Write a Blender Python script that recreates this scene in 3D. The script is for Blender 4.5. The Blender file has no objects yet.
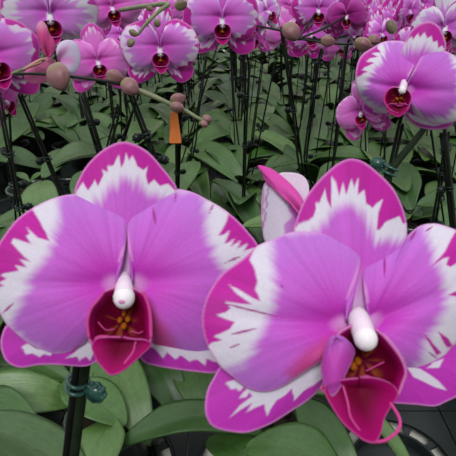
import bpy, math, random
import numpy as np
from mathutils import Vector, Matrix, Quaternion

random.seed(7)
RNG = np.random.default_rng(11)
COL = bpy.context.scene.collection
PI = math.pi

# ------------------------------------------------------------------ camera
BENCH = 0.75                      # height of the growing bench
CAM = Vector((0.0, 0.0, BENCH + 0.48))
PITCH = math.radians(27.0)
FPX = 489.0                       # focal length for a 456 px wide frame
FWD = Vector((0, math.cos(PITCH), -math.sin(PITCH)))
UP = Vector((0, math.sin(PITCH), math.cos(PITCH)))
RIGHT = Vector((1, 0, 0))


def ray(px, py):
    return FWD + RIGHT * ((px - 228.0) / FPX) + UP * ((228.0 - py) / FPX)


def P(px, py, d):
    """world point seen at a pixel of the photograph, d metres deep"""
    return CAM + ray(px, py) * d


def G(px, py, drop):
    """world point seen at a pixel, 'drop' metres below the camera"""
    r = ray(px, py)
    return CAM + r * (-drop / r.z)


def lin(r, g, b):
    f = lambda c: (c / 255 / 12.92) if c <= 10.3 else ((c / 255 + 0.055) / 1.055) ** 2.4
    return np.array([f(r), f(g), f(b)])


# ------------------------------------------------------------------ materials
def new_mat(name):
    m = bpy.data.materials.new(name)
    m.use_nodes = True
    nt = m.node_tree
    nt.nodes.clear()
    out = nt.nodes.new('ShaderNodeOutputMaterial')
    bs = nt.nodes.new('ShaderNodeBsdfPrincipled')
    nt.links.new(bs.outputs[0], out.inputs[0])
    return m, nt, bs, out


def ramp(nt, fac, stops):
    r = nt.nodes.new('ShaderNodeValToRGB')
    while len(r.color_ramp.elements) < len(stops):
        r.color_ramp.elements.new(0.5)
    for e, (p, c) in zip(r.color_ramp.elements, stops):
        e.position = p
        e.color = (*c, 1)
    nt.links.new(fac, r.inputs[0])
    return r.outputs[0]


def noise(nt, vec, scale, detail=3.0, rough=0.55):
    n = nt.nodes.new('ShaderNodeTexNoise')
    n.inputs['Scale'].default_value = scale
    n.inputs['Detail'].default_value = detail
    n.inputs['Roughness'].default_value = rough
    if vec is not None:
        nt.links.new(vec, n.inputs['Vector'])
    return n.outputs['Fac']


def coords(nt, which='Object'):
    return nt.nodes.new('ShaderNodeTexCoord').outputs[which]


def plain(name, col, rough=0.5, spec=0.5, var=0.25, scale=60.0, bump=0.0, metal=0.0):
    m, nt, bs, out = new_mat(name)
    f = noise(nt, coords(nt), scale)
    c = lin(*col)
    o = ramp(nt, f, [(0.3, tuple(c * (1 - var))), (0.7, tuple(np.minimum(c * (1 + var), 1)))])
    nt.links.new(o, bs.inputs['Base Color'])
    bs.inputs['Roughness'].default_value = rough
    bs.inputs['Specular IOR Level'].default_value = spec
    bs.inputs['Metallic'].default_value = metal
    if bump:
        b = nt.nodes.new('ShaderNodeBump')
        b.inputs['Strength'].default_value = bump
        b.inputs['Distance'].default_value = 0.002
        nt.links.new(f, b.inputs['Height'])
        nt.links.new(b.outputs[0], bs.inputs['Normal'])
    return m


def petal_mat(name, rough=0.55, trans=0.22, speck=0.05, spec=0.22, sheen=0.04):
    """petal tissue: colour pattern of the variety, faint cell grain, some light passing through"""
    m, nt, bs, out = new_mat(name)
    at = nt.nodes.new('ShaderNodeAttribute')
    at.attribute_name = 'pattern'
    f = noise(nt, coords(nt), 900.0, 2.0)
    mr = nt.nodes.new('ShaderNodeMapRange')
    mr.inputs['From Min'].default_value = 0.3
    mr.inputs['From Max'].default_value = 0.7
    mr.inputs['To Min'].default_value = 1 - speck
    mr.inputs['To Max'].default_value = 1 + speck
    nt.links.new(f, mr.inputs['Value'])
    vm = nt.nodes.new('ShaderNodeVectorMath')
    vm.operation = 'SCALE'
    nt.links.new(at.outputs['Color'], vm.inputs[0])
    nt.links.new(mr.outputs[0], vm.inputs['Scale'])
    nt.links.new(vm.outputs[0], bs.inputs['Base Color'])
    bs.inputs['Roughness'].default_value = rough
    bs.inputs['Specular IOR Level'].default_value = spec
    bs.inputs['Sheen Weight'].default_value = sheen
    bs.inputs['Sheen Roughness'].default_value = 0.4
    tr = nt.nodes.new('ShaderNodeBsdfTranslucent')
    nt.links.new(vm.outputs[0], tr.inputs['Color'])
    mx = nt.nodes.new('ShaderNodeMixShader')
    mx.inputs[0].default_value = trans
    nt.links.new(bs.outputs[0], mx.inputs[1])
    nt.links.new(tr.outputs[0], mx.inputs[2])
    nt.links.new(mx.outputs[0], out.inputs[0])
    b = nt.nodes.new('ShaderNodeBump')
    b.inputs['Strength'].default_value = 0.15
    b.inputs['Distance'].default_value = 0.0006
    nt.links.new(noise(nt, coords(nt), 260.0, 3.0), b.inputs['Height'])
    nt.links.new(b.outputs[0], bs.inputs['Normal'])
    return m


def leaf_mat(name):
    m, nt, bs, out = new_mat(name)
    uv = nt.nodes.new('ShaderNodeUVMap')
    uv.uv_map = 'UVMap'
    sx = nt.nodes.new('ShaderNodeSeparateXYZ')
    nt.links.new(uv.outputs[0], sx.inputs[0])
    # fine lengthwise veins
    mp = nt.nodes.new('ShaderNodeMapping')
    mp.inputs['Scale'].default_value = (30, 1.2, 1)
    nt.links.new(uv.outputs[0], mp.inputs[0])
    v = noise(nt, mp.outputs[0], 2.0, 2.0)
    big = noise(nt, coords(nt), 18.0, 3.0)
    oi = nt.nodes.new('ShaderNodeObjectInfo')
    base = ramp(nt, oi.outputs['Random'], [(0.0, tuple(lin(62, 96, 42))), (0.45, tuple(lin(44, 76, 30))),
                                          (0.8, tuple(lin(84, 114, 58))), (1.0, tuple(lin(34, 62, 28)))])

    def mul(a, fac, lo, hi):
        mr = nt.nodes.new('ShaderNodeMapRange')
        mr.inputs['From Min'].default_value = 0.3
        mr.inputs['From Max'].default_value = 0.7
        mr.inputs['To Min'].default_value = lo
        mr.inputs['To Max'].default_value = hi
        nt.links.new(fac, mr.inputs['Value'])
        vm = nt.nodes.new('ShaderNodeVectorMath')
        vm.operation = 'SCALE'
        nt.links.new(a, vm.inputs[0])
        nt.links.new(mr.outputs[0], vm.inputs['Scale'])
        return vm.outputs[0]
    c = mul(mul(base, v, 0.88, 1.10), big, 0.8, 1.15)
    # midrib
    d = nt.nodes.new('ShaderNodeMath'); d.operation = 'SUBTRACT'
    nt.links.new(sx.outputs['X'], d.inputs[0]); d.inputs[1].default_value = 0.5
    a = nt.nodes.new('ShaderNodeMath'); a.operation = 'ABSOLUTE'
    nt.links.new(d.outputs[0], a.inputs[0])
    k = nt.nodes.new('ShaderNodeMapRange')
    k.inputs['From Min'].default_value = 0.0
    k.inputs['From Max'].default_value = 0.025
    k.inputs['To Min'].default_value = 0.72
    k.inputs['To Max'].default_value = 1.0
    nt.links.new(a.outputs[0], k.inputs['Value'])
    vm = nt.nodes.new('ShaderNodeVectorMath'); vm.operation = 'SCALE'
    nt.links.new(c, vm.inputs[0]); nt.links.new(k.outputs[0], vm.inputs['Scale'])
    nt.links.new(vm.outputs[0], bs.inputs['Base Color'])
    bs.inputs['Roughness'].default_value = 0.40
    bs.inputs['Specular IOR Level'].default_value = 0.5
    b = nt.nodes.new('ShaderNodeBump')
    b.inputs['Strength'].default_value = 0.25
    b.inputs['Distance'].default_value = 0.001
    nt.links.new(v, b.inputs['Height'])
    nt.links.new(b.outputs[0], bs.inputs['Normal'])
    return m


M = {}
M['petal'] = petal_mat('petal_tissue')
M['lip'] = petal_mat('lip_tissue', rough=0.55, trans=0.06, speck=0.06, spec=0.05, sheen=0.0)
M['column'] = petal_mat('column_tissue', rough=0.4, trans=0.05, speck=0.03)
M['leaf'] = leaf_mat('orchid_leaf')
M['stalk'] = plain('flower_stalk', (26, 31, 22), 0.5, 0.2, 0.3, 80)
M['young_stalk'] = plain('young_stalk', (112, 116, 84), 0.5, 0.4, 0.25, 80)
M['stake'] = plain('stake_wire', (9, 11, 10), 0.5, 0.2, 0.3, 120)
M['clip'] = plain('clip_plastic', (34, 74, 66), 0.3, 0.6, 0.2, 90)
M['clip_dark'] = plain('clip_plastic_dark', (12, 26, 24), 0.4, 0.3, 0.2, 90)


def bud_mat(name, tip, heel):
    """bud skin: dusky at the tip, greener at the heel, mottled"""
    m, nt, bs, out = new_mat(name)
    sx = nt.nodes.new('ShaderNodeSeparateXYZ')
    nt.links.new(coords(nt), sx.inputs[0])
    n = noise(nt, coords(nt), 5.0, 4.0)
    a = nt.nodes.new('ShaderNodeMath'); a.operation = 'MULTIPLY_ADD'
    nt.links.new(n, a.inputs[0]); a.inputs[1].default_value = 0.9
    nt.links.new(sx.outputs['Z'], a.inputs[2])
    o = ramp(nt, a.outputs[0], [(0.05, tuple(lin(*heel))), (0.45, tuple(lin(*tip))), (0.9, tuple(lin(*tip) * 0.75))])
    nt.links.new(o, bs.inputs['Base Color'])
    bs.inputs['Roughness'].default_value = 0.45
    bs.inputs['Specular IOR Level'].default_value = 0.3
    return m


M['bud'] = bud_mat('bud_skin', (134, 92, 96), (128, 112, 88))
M['bud_green'] = bud_mat('bud_skin_green', (112, 98, 80), (120, 118, 82))
M['pot'] = plain('pot_plastic', (70, 84, 74), 0.25, 0.6, 0.35, 40)
M['bark'] = plain('bark_mix', (34, 27, 22), 0.9, 0.2, 0.5, 90, 0.8)
M['tray'] = plain('tray_plastic', (26, 32, 33), 0.38, 0.5, 0.2, 30, 0.1)
M['tag'] = plain('tag_plastic', (244, 138, 72), 0.45, 0.4, 0.06, 50)
M['bench'] = plain('bench_top', (205, 206, 196), 0.7, 0.3, 0.12, 25, 0.2)
M['steel'] = plain('galvanised_steel', (150, 155, 158), 0.4, 0.5, 0.1, 30, 0, 0.8)
M['floor'] = plain('concrete', (118, 120, 114), 0.85, 0.2, 0.15, 6, 0.3)


# ------------------------------------------------------------------ mesh helpers
def mesh(name, verts, faces, mats, smooth=True, pattern=None, uv=None, midx=None):
    me = bpy.data.meshes.new(name)
    v = np.asarray(verts, dtype=float)
    me.from_pydata(v.tolist(), [], [tuple(f) for f in faces])
    for m in (mats if isinstance(mats, (list, tuple)) else [mats]):
        me.materials.append(m)
    if smooth:
        me.polygons.foreach_set('use_smooth', [True] * len(me.polygons))
    if midx is not None:
        me.polygons.foreach_set('material_index', list(midx))
    if pattern is not None:
        a = me.attributes.new('pattern', 'FLOAT_COLOR', 'POINT')
        c = np.ones((len(v), 4)); c[:, :3] = pattern
        a.data.foreach_set('color', c.ravel())
    if uv is not None:
        l = me.uv_layers.new(name='UVMap')
        idx = np.empty(len(me.loops), dtype=np.int32)
        me.loops.foreach_get('vertex_index', idx)
        l.data.foreach_set('uv', np.asarray(uv)[idx].ravel())
    me.update()
    return me


def obj(name, me, parent=None):
    o = bpy.data.objects.new(name, me)
    COL.objects.link(o)
    if parent is not None:
        o.parent = parent
    return o


def thing(name, label, cat, loc, group=None):
    o = bpy.data.objects.new(name, None)
    o.empty_display_size = 0.03
    COL.objects.link(o)
    o.location = loc
    o['label'] = label
    o['category'] = cat
    if group:
        o['group'] = group
    return o


def catmull(pts, n=8):
    p = [Vector(q) for q in pts]
    if len(p) < 3:
        return [p[0].lerp(p[-1], i / n) for i in range(n + 1)]
    p = [p[0] * 2 - p[1]] + p + [p[-1] * 2 - p[-2]]
    out = []
    for i in range(1, len(p) - 2):
        a, b, c, d = p[i - 1:i + 3]
        for k in range(n):
            t = k / n
            out.append(0.5 * ((2 * b) + (c - a) * t + (2 * a - 5 * b + 4 * c - d) * t * t + (3 * b - a - 3 * c + d) * t ** 3))
    out.append(p[-2])
    return out


class MB:
    """collects the pieces of ONE part"""
    def __init__(s):
        s.v, s.f, s.m, s.c = [], [], [], []

    def add(s, v, f, mi=0, c=None):
        o = len(s.v)
        s.v += [tuple(q) for q in v]
        s.f += [tuple(i + o for i in q) for q in f]
        s.m += [mi] * len(f)
        if c is not None:
            s.c += [tuple(q) for q in c]

    def tube(s, pts, r, n=8, smooth=8, mi=0, col=None):
        pts = catmull(pts, smooth) if smooth else [Vector(q) for q in pts]
        k = len(pts)
        rs = r if isinstance(r, (list, tuple)) else [r, r]
        v, f = [], []
        nrm = None
        for i, q in enumerate(pts):
            t = (pts[min(i + 1, k - 1)] - pts[max(i - 1, 0)])
            t = t.normalized() if t.length > 1e-9 else Vector((0, 0, 1))
            if nrm is None:
                nrm = t.orthogonal().normalized()
            nrm = (nrm - t * nrm.dot(t)).normalized()
            bi = t.cross(nrm)
            u = i / (k - 1) * (len(rs) - 1)
            a = int(min(u, len(rs) - 2)); rr = rs[a] + (rs[a + 1] - rs[a]) * (u - a)
            for j in range(n):
                an = 2 * PI * j / n
                v.append(q + (nrm * math.cos(an) + bi * math.sin(an)) * rr)
        for i in range(k - 1):
            for j in range(n):
                a, b = i * n + j, i * n + (j + 1) % n
                f.append((a, b, b + n, a + n))
        f.append(tuple(range(n - 1, -1, -1)))
        f.append(tuple((k - 1) * n + j for j in range(n)))
        s.add(v, f, mi, [col] * len(v) if col is not None else None)
        return s

    def ell(s, c, rx, ry, rz, rot=None, nu=16, nv=10, mi=0, col=None, fn=None):
        c = Vector(c)
        v, f = [], []
        for i in range(nv + 1):
            ph = PI * i / nv
            for j in range(nu):
                th = 2 * PI * j / nu
                q = Vector((rx * math.sin(ph) * math.cos(th), ry * math.sin(ph) * math.sin(th), rz * math.cos(ph)))
                if fn:
                    q = fn(q, ph, th)
                if rot is not None:
                    q = rot @ q
                v.append(c + q)
        for i in range(nv):
            for j in range(nu):
                a, b = i * nu + j, i * nu + (j + 1) % nu
                f.append((a, a + nu, b + nu, b))
        s.add(v, f, mi, [col] * len(v) if col is not None else None)
        return s

    def box(s, c, sx, sy, sz, mi=0):
        x, y, z = c
        v = [(x + a * sx / 2, y + b * sy / 2, z + d * sz / 2) for a in (-1, 1) for b in (-1, 1) for d in (-1, 1)]
        s.add(v, [(0, 1, 3, 2), (4, 6, 7, 5), (0, 4, 5, 1), (2, 3, 7, 6), (0, 2, 6, 4), (1, 5, 7, 3)], mi)
        return s

    def mesh(s, name, mats, off=None, smooth=True):
        v = np.array([tuple(q) for q in s.v])
        if off is not None:
            v = v - np.array(off)
        return mesh(name, v, s.f, mats, smooth, np.array(s.c) if s.c else None, None, s.m)

    def build(s, name, mats, parent=None, off=None, smooth=True):
        if parent is not None and off is None:
            off = tuple(parent.location) if parent.parent is None else tuple(parent.parent.location)
        return obj(name, s.mesh(name, mats, off, smooth), parent)


def vnoise(x, seed):
    """1-D value noise, vectorised, 0..1"""
    x = np.asarray(x, dtype=float)
    i = np.floor(x).astype(int)
    f = x - i
    h = lambda n: (np.sin((n + seed * 57.31) * 127.1) * 43758.5453) % 1.0
    f = f * f * (3 - 2 * f)
    return h(i) * (1 - f) + h(i + 1) * f


def sstep(a, b, x):
    t = np.clip((x - a) / (b - a), 0, 1)
    return t * t * (3 - 2 * t)


def poly_sd(X, Y, poly):
    """signed distance to polygon (+ inside)"""
    p = np.array(poly, dtype=float)
    q = np.roll(p, -1, axis=0)
    best = np.full(X.shape, 1e18)
    ins = np.zeros(X.shape, dtype=bool)
    for (ax, ay), (bx, by) in zip(p, q):
        ex, ey = bx - ax, by - ay
        l2 = ex * ex + ey * ey
        if l2 < 1e-12:
            continue
        t = np.clip(((X - ax) * ex + (Y - ay) * ey) / l2, 0, 1)
        dx, dy = X - ax - t * ex, Y - ay - t * ey
        best = np.minimum(best, dx * dx + dy * dy)
        c = ((ay > Y) != (by > Y))
        if abs(ey) > 1e-12:
            ins ^= c & (X < ax + (Y - ay) * ex / ey)
    d = np.sqrt(best)
    return np.where(ins, d, -d)


def smooth_outline(pts, n, closed=False):
    """resample an outline by arc length along a Catmull-Rom curve"""
    q = catmull([Vector((x, y, 0)) for x, y in pts], 10)
    a = np.array([(v.x, v.y) for v in q])
    s = np.concatenate([[0], np.cumsum(np.hypot(*np.diff(a, axis=0).T))])
    t = np.linspace(0, s[-1], n)
    return np.stack([np.interp(t, s, a[:, 0]), np.interp(t, s, a[:, 1])], 1)


def fan(base, outline, na, nr, r0=0.004):
    """grid of points from a base point out to an outline; returns X, Y, V, T and faces"""
    o = smooth_outline(outline, na)
    v = r0 + (1 - r0) * np.linspace(0, 1, nr)
    X = base[0] + (o[None, :, 0] - base[0]) * v[:, None]
    Y = base[1] + (o[None, :, 1] - base[1]) * v[:, None]
    V = np.repeat(v[:, None], na, 1)
    T = np.repeat(np.linspace(0, 1, na)[None], nr, 0)
    i = np.arange((nr - 1) * na).reshape(nr - 1, na)[:, :-1].ravel()
    F = np.stack([i, i + 1, i + na + 1, i + na], 1)
    return X.ravel(), Y.ravel(), V.ravel(), T.ravel(), F


def solid(o, th, off=0.0):
    m = o.modifiers.new('thickness', 'SOLIDIFY')
    m.thickness = th
    m.offset = off
    return o


# ------------------------------------------------------------------ colours of the variety, with painted edge light and lip show-through
BODY_IN = lin(200, 60, 192)
BODY = lin(196, 94, 204)
BODY_OUT = lin(186, 124, 212)
WHITE = lin(218, 210, 225)
MAG = lin(186, 26, 154)
RIM = lin(222, 150, 212)  # pale edge tone, carries painted light along petal and lip margins
SEPAL = lin(188, 50, 178)
CRIM = lin(98, 2, 40)
LIPPINK = lin(164, 6, 104)
ORANGE = lin(168, 88, 22)
PALE = lin(226, 206, 222)
LIP_GLOW = lin(196, 52, 112)  # lip red seen through the petal by transmitted light, painted on


def lerp(a, b, t):
    t = np.asarray(t)[..., None]
    return a * (1 - t) + b * t


class Plane:
    """the plane a flower opens in; pixel outlines of the photograph are laid on it at true size"""
    def __init__(s, px, py, d, yaw=0.0, tilt=0.0):
        s.o = P(px, py, d)
        n = (CAM - s.o).normalized()
        n = Quaternion((0, 0, 1), yaw) @ n
        ax = n.cross(Vector((0, 0, 1))).normalized()
        s.n = (Quaternion(ax, tilt) @ n).normalized()
        s.d = d
        s.k = d / FPX            # metres per pixel

    def pts(s, X, Y, Z):
        """points at a height Z above the plane that are seen at X, Y"""
        R = np.stack([(X - 228) / FPX, np.full_like(X, FWD.y) + (228 - Y) / FPX * UP.y, np.full_like(X, FWD.z) + (228 - Y) / FPX * UP.z], 1)
        n = np.array(s.n)
        c = np.array(CAM)
        t = (Z + np.dot(np.array(s.o) - c, n)) / (R @ n)
        return c + R * t[:, None]

    def p(s, x, y, z=0.0):
        return Vector(s.pts(np.array([float(x)]), np.array([float(y)]), np.array([float(z)]))[0])


def hero_petal(pl, name, base, outline, parent, root, mags=(), body=None, whites=(), kind='petal', zf=None,
               axis=None, na=300, nr=90, seed=1.0, tint=1.0, strokes=(), lip_glow=None, soft=1.4):
    X, Y, V, T, F = fan(base, outline, na, nr)
    ax = np.array(axis, float) - np.array(base, float)
    L = np.hypot(*ax); ax /= L
    t = ((X - base[0]) * -ax[1] + (Y - base[1]) * ax[0]) / (L * 0.75)
    u = ((X - base[0]) * ax[0] + (Y - base[1]) * ax[1]) / L
    Z = zf(u, t, V, T)
    co = pl.pts(X, Y, Z)
    vein = (vnoise(T * 70, seed) - 0.5) * 0.7 + (vnoise(T * 190, seed + 3) - 0.5) * 0.5
    vein = vein * sstep(0.1, 0.4, V)
    wob = (vnoise(T * 60, seed + 5) - 0.5) * 9 + (vnoise(T * 150, seed + 9) - 0.5) * 5
    if kind == 'petal':
        c = lerp(np.tile(BODY_IN, (len(X), 1)), BODY, sstep(0.15, 0.6, V + vein * 0.1))
        c = lerp(c, BODY_OUT, sstep(0.55, 0.95, V) * 0.55)
    else:
        c = np.tile(SEPAL, (len(X), 1))
        if body is not None:
            c = lerp(np.tile(BODY_IN, (len(X), 1)), BODY, sstep(0.2, 0.7, V))
    if kind == 'petal':
        c = lerp(lerp(c, PALE[None], np.full(len(c), 0.4)), c, sstep(0.03, 0.16, V))
    c = c * (1 + vein * 0.16)[:, None]
    if body is not None:
        sd = poly_sd(X, Y, body) + wob * 0.6
        c = lerp(WHITE[None] * (1 + vein * 0.06)[:, None], c, sstep(-4.5 * soft, 7.0 * soft, sd))
    if lip_glow is not None:  # light tinted by the lip behind, put into the petal colour
        c = lerp(c, LIP_GLOW[None], 0.75 * sstep(-7, 9, poly_sd(X, Y, lip_glow)))
    if kind == 'dorsal':
        c = lerp(lerp(BODY[None], PALE[None], np.array([0.6])), c, sstep(0.10, 0.45, V))
    for w in whites:
        sd = poly_sd(X, Y, w) + wob * 0.10
        c = lerp(c, WHITE[None], sstep(-0.9, 0.9, sd))
    for m in mags:
        sd = poly_sd(X, Y, m) + wob * 0.10
        c = lerp(c, MAG[None] * (1 + vein * 0.2)[:, None], sstep(-0.8, 0.8, sd))
    for (x0, y0, x1, y1, w) in strokes:
        tt = np.clip(((X - x0) * (x1 - x0) + (Y - y0) * (y1 - y0)) / ((x1 - x0) ** 2 + (y1 - y0) ** 2), 0, 1)
        dd = np.hypot(X - x0 - tt * (x1 - x0), Y - y0 - tt * (y1 - y0))
        c = lerp(c, MAG[None] * 0.7, sstep(w, w * 0.3, dd / np.maximum(0.25, np.sin(PI * np.clip(tt, 0.08, 0.92)))))
    # pale petal margin, with light caught on the edge painted in
    o = smooth_outline(outline, 200)
    keep = o[8:-8]
    dist = np.full(X.shape, 1e9)
    for q in keep:
        dist = np.minimum(dist, np.hypot(X - q[0], Y - q[1]))
    c = lerp(c, lerp(c, RIM[None], np.full(len(c), 0.75)), sstep(2.6, 0.6, dist))
    c = np.clip(c * tint, 0, 0.9)
    me = mesh(name, co - np.array(root), F, M['petal'], True, c)
    ob = obj(name, me, parent)
    solid(ob, 0.0007)
    return ob


def petal_z(z0, up, back, cross, crease, ruff, seed):
    """height of a petal above the flower plane: bowed along its length, arched across, creased at its claw"""
    def f(u, t, V, T):
        z = z0 + up * np.sin(np.clip(V, 0, 1) * PI * 0.75) - back * V ** 2.2
        z = z - cross * np.minimum(t * t, 2.0)
        z = z - crease * np.exp(-(t / 0.11) ** 2) * (1 - V) * sstep(0.02, 0.15, V)
        z = z + ruff * sstep(0.55, 1.0, V) * (vnoise(T * 9, seed) - 0.5)
        return z
    return f


# ------------------------------------------------------------------ generic flower (local: x right, y up, z towards the viewer, half width 1)
G_PET = [(0.02, 0.05), (0.03, 0.28), (0.12, 0.52), (0.32, 0.68), (0.60, 0.70), (0.86, 0.52), (1.0, 0.20), (0.98, -0.14), (0.82, -0.42),
         (0.56, -0.56), (0.32, -0.47), (0.13, -0.22), (0.04, -0.04)]
G_DOR = [(-0.03, 0.02), (-0.24, 0.28), (-0.36, 0.58), (-0.38, 0.86), (-0.24, 1.08), (0.0, 1.19), (0.24, 1.08), (0.38, 0.86), (0.36, 0.58), (0.24, 0.28), (0.03, 0.02)]
G_LAT = [(0.02, -0.03), (0.04, -0.34), (0.20, -0.66), (0.48, -0.86), (0.74, -0.84), (0.88, -0.66), (0.84, -0.42), (0.56, -0.22), (0.18, -0.04), (0.04, 0.0)]
STYLE = {
    'standard': dict(bi=lin(214, 80, 204), b=lin(214, 112, 214), bo=lin(208, 140, 222), w=lin(226, 206, 230), m=lin(190, 40, 158), wr=0.80, mr=0.93, wamp=0.30, mamp=0.26),
    'pale': dict(bi=lin(212, 96, 212), b=lin(214, 140, 222), bo=lin(210, 164, 222), w=WHITE, m=lin(188, 60, 168), wr=0.66, mr=0.97, wamp=0.36, mamp=0.24),
    'pink': dict(bi=lin(220, 84, 198), b=lin(222, 114, 208), bo=lin(216, 128, 206), w=lin(230, 190, 226), m=lin(204, 66, 176), wr=0.90, mr=0.97, wamp=0.2, mamp=0.12),
    'deep': dict(bi=lin(140, 24, 110), b=lin(164, 40, 140), bo=lin(182, 66, 162), w=lin(206, 150, 200), m=lin(164, 30, 136), wr=0.93, mr=0.97, wamp=0.08, mamp=0.08),
}


def gen_color(V, T, st, seed, kind):
    s = STYLE[st]
    vein = (vnoise(T * 44, seed) - 0.5) * 0.8 + (vnoise(T * 110, seed + 3) - 0.5) * 0.5
    c = lerp(np.tile(s['bi'], (len(V), 1)), s['b'], sstep(0.1, 0.5, V))
    c = lerp(c, s['bo'], sstep(0.5, 0.85, V))
    c = c * (1 + vein * 0.15)[:, None]
    sp = vnoise(T * 34, seed + 7) ** 1.2
    lo = vnoise(T * 5, seed + 13)
    wr = s['wr'] + s['wamp'] * (vnoise(T * 40, seed + 17) - 0.5) + 0.16 * (lo - 0.5)
    mr = s['mr'] + s['mamp'] * (sp - 0.55) + 0.30 * (lo - 0.5)
    if kind == 'lateral':
        wr, mr = wr - 0.18, mr - 0.16
    if kind == 'dorsal':
        wr, mr = wr - 0.10, mr - 0.08
    c = lerp(c, s['w'][None], sstep(-0.05, 0.08, V - wr))
    c = lerp(c, s['m'][None] * (1 + vein * 0.2)[:, None], sstep(-0.012, 0.012, V - mr))
    c = lerp(c, lerp(c, RIM[None], np.full(len(c), 0.6)), sstep(0.965, 0.985, V))
    if kind != 'dorsal':
        c = lerp(PALE[None], c, sstep(0.02, 0.09, V))
    return np.clip(c, 0, 0.9)


def gen_piece(outline, base, kind, st, seed, mirror, na, nr, jit=0.05):
    rr = random.Random(int(seed * 100))
    o = [(x * (1 + rr.uniform(-jit, jit)), y * (1 + rr.uniform(-jit, jit))) for x, y in outline]
    X, Y, V, T, F = fan(base, o, na, nr)
    if kind == 'petal':
        t = (Y - 0.1) / 0.6
        Z = 0.02 + 0.16 * np.sin(V * PI * 0.8) - 0.10 * V ** 2 - 0.10 * t * t - 0.035 * np.exp(-(t / 0.1) ** 2) * (1 - V) + 0.10 * sstep(0.5, 1, V) * (vnoise(T * 7, seed) - 0.5)
    elif kind == 'dorsal':
        Z = -0.05 - 0.05 * V - 0.14 * V ** 2 - 0.25 * X * X + 0.05 * sstep(0.5, 1, V) * (vnoise(T * 7, seed) - 0.5)
    else:
        t = (X + Y) / 1.2
        Z = -0.06 - 0.03 * V - 0.10 * V ** 2 - 0.2 * t * t + 0.05 * sstep(0.5, 1, V) * (vnoise(T * 7, seed) - 0.5)
    c = gen_color(V, T, st, seed, kind)
    if mirror:
        X = -X
        F = F[:, ::-1]
    return np.stack([X, Y, Z], 1), F, c


def gen_lip(seed, na=40, nr=12):
    """cupped side lobes and a pointed middle lobe, crimson with an orange crest"""
    mb = MB()
    out = [(-0.02, -0.10), (-0.16, -0.12), (-0.25, -0.24), (-0.25, -0.40), (-0.16, -0.50), (0, -0.52), (0.16, -0.50), (0.25, -0.40), (0.25, -0.24), (0.16, -0.12), (0.02, -0.10)]
    X, Y, V, T, F = fan((0, -0.30), out, na, nr)
    Z = 0.05 + 0.24 * V ** 2
    c = lerp(np.tile(ORANGE, (len(V), 1)), CRIM, sstep(0.1, 0.4, V + (vnoise(T * 20, seed) - 0.5) * 0.3))
    c = lerp(c, LIPPINK, sstep(0.7, 0.95, V)); c = lerp(c, RIM[None], sstep(0.93, 0.99, V) * 0.6)
    mb.add(np.stack([X, Y, Z], 1), F, 0, c)
    out = [(-0.03, -0.42), (-0.17, -0.44), (-0.20, -0.54), (-0.11, -0.66), (0, -0.74), (0.11, -0.66), (0.20, -0.54), (0.17, -0.44), (0.03, -0.42)]
    X, Y, V, T, F = fan((0, -0.45), out, na, nr)
    Z = 0.20 + 0.10 * V - 0.8 * X * X
    c = lerp(np.tile(CRIM, (len(V), 1)), LIPPINK, sstep(0.2, 0.8, V)); c = lerp(c, RIM[None], sstep(0.9, 0.98, V) * 0.5)
    mb.add(np.stack([X, Y, Z], 1), F, 0, c)
    mb.ell((0, -0.33, 0.13), 0.06, 0.05, 0.05, nu=10, nv=6, col=ORANGE)
    return mb


def gen_column():
    mb = MB()
    mb.tube([(0, 0.08, 0.0), (0, -0.02, 0.12), (0, -0.13, 0.19)], [0.06, 0.08, 0.09], 12, 5, 0, WHITE * 0.95)
    mb.ell((0, -0.14, 0.19), 0.095, 0.09, 0.09, nu=12, nv=8, col=WHITE * 0.95)
    return mb


FLOWER_PARTS = {}


def flower_parts(st, var, fine):
    """(name, mesh) of the pieces of one flower"""
    k = (st, var, fine)
    if k not in FLOWER_PARTS:
        na, nr = (150, 44) if fine else (60, 20)
        seed = var * 3.7 + 0.31 + len(st)
        r = []
        for nm, out, base, kd, mir, ds in (('sepal', G_DOR, (0, 0.05), 'dorsal', False, 0.1), ('sepal', G_LAT, (0.02, -0.04), 'lateral', False, 0.2),
                                            ('sepal', G_LAT, (0.02, -0.04), 'lateral', True, 0.3), ('petal', G_PET, (0.02, 0.02), 'petal', False, 0.4),
                                            ('petal', G_PET, (0.02, 0.02), 'petal', True, 0.5)):
            v, f, c = gen_piece(out, base, kd, st, seed + ds, mir, na, nr)
            r.append((nm, v, f, c))
        lip = gen_lip(seed)
        colm = gen_column()
        lip.v = [(a * 0.88, b * 0.82 - 0.02, c_ * 0.9) for a, b, c_ in lip.v]
        colm.v = [(a * 0.9, b * 0.75 - 0.03, c_ * 0.85) for a, b, c_ in colm.v]
        r.append(('lip', np.array([tuple(q) for q in lip.v]), lip.f, np.array(lip.c)))
        r.append(('column', np.array([tuple(q) for q in colm.v]), colm.f, np.array(colm.c)))
        if fine:
            FLOWER_PARTS[k] = [(n, mesh(n, v, f, M['lip'] if n == 'lip' else (M['column'] if n == 'column' else M['petal']), True, c)) for n, v, f, c in r]
        else:
            V = np.concatenate([q[1] for q in r]); C = np.concatenate([q[3] for q in r])
            F, mi, o = [], [], 0
            for n, v, f, c in r:
                F += [tuple(int(i) + o for i in q) for q in f]
                mi += [1 if n == 'lip' else 0] * len(f)
                o += len(v)
            FLOWER_PARTS[k] = mesh('flower', V, F, [M['petal'], M['lip']], True, C, None, mi)
    return FLOWER_PARTS[k]


def frame(pos, normal, roll, size):
    n = Vector(normal).normalized()
    x = Vector((0, 0, 1)).cross(n).normalized()
    y = n.cross(x)
    m = Matrix((x, y, n)).transposed().to_4x4()
    return Matrix.Translation(Vector(pos)) @ m @ Matrix.Rotation(roll, 4, 'Z') @ Matrix.Scale(size, 4)


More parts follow.
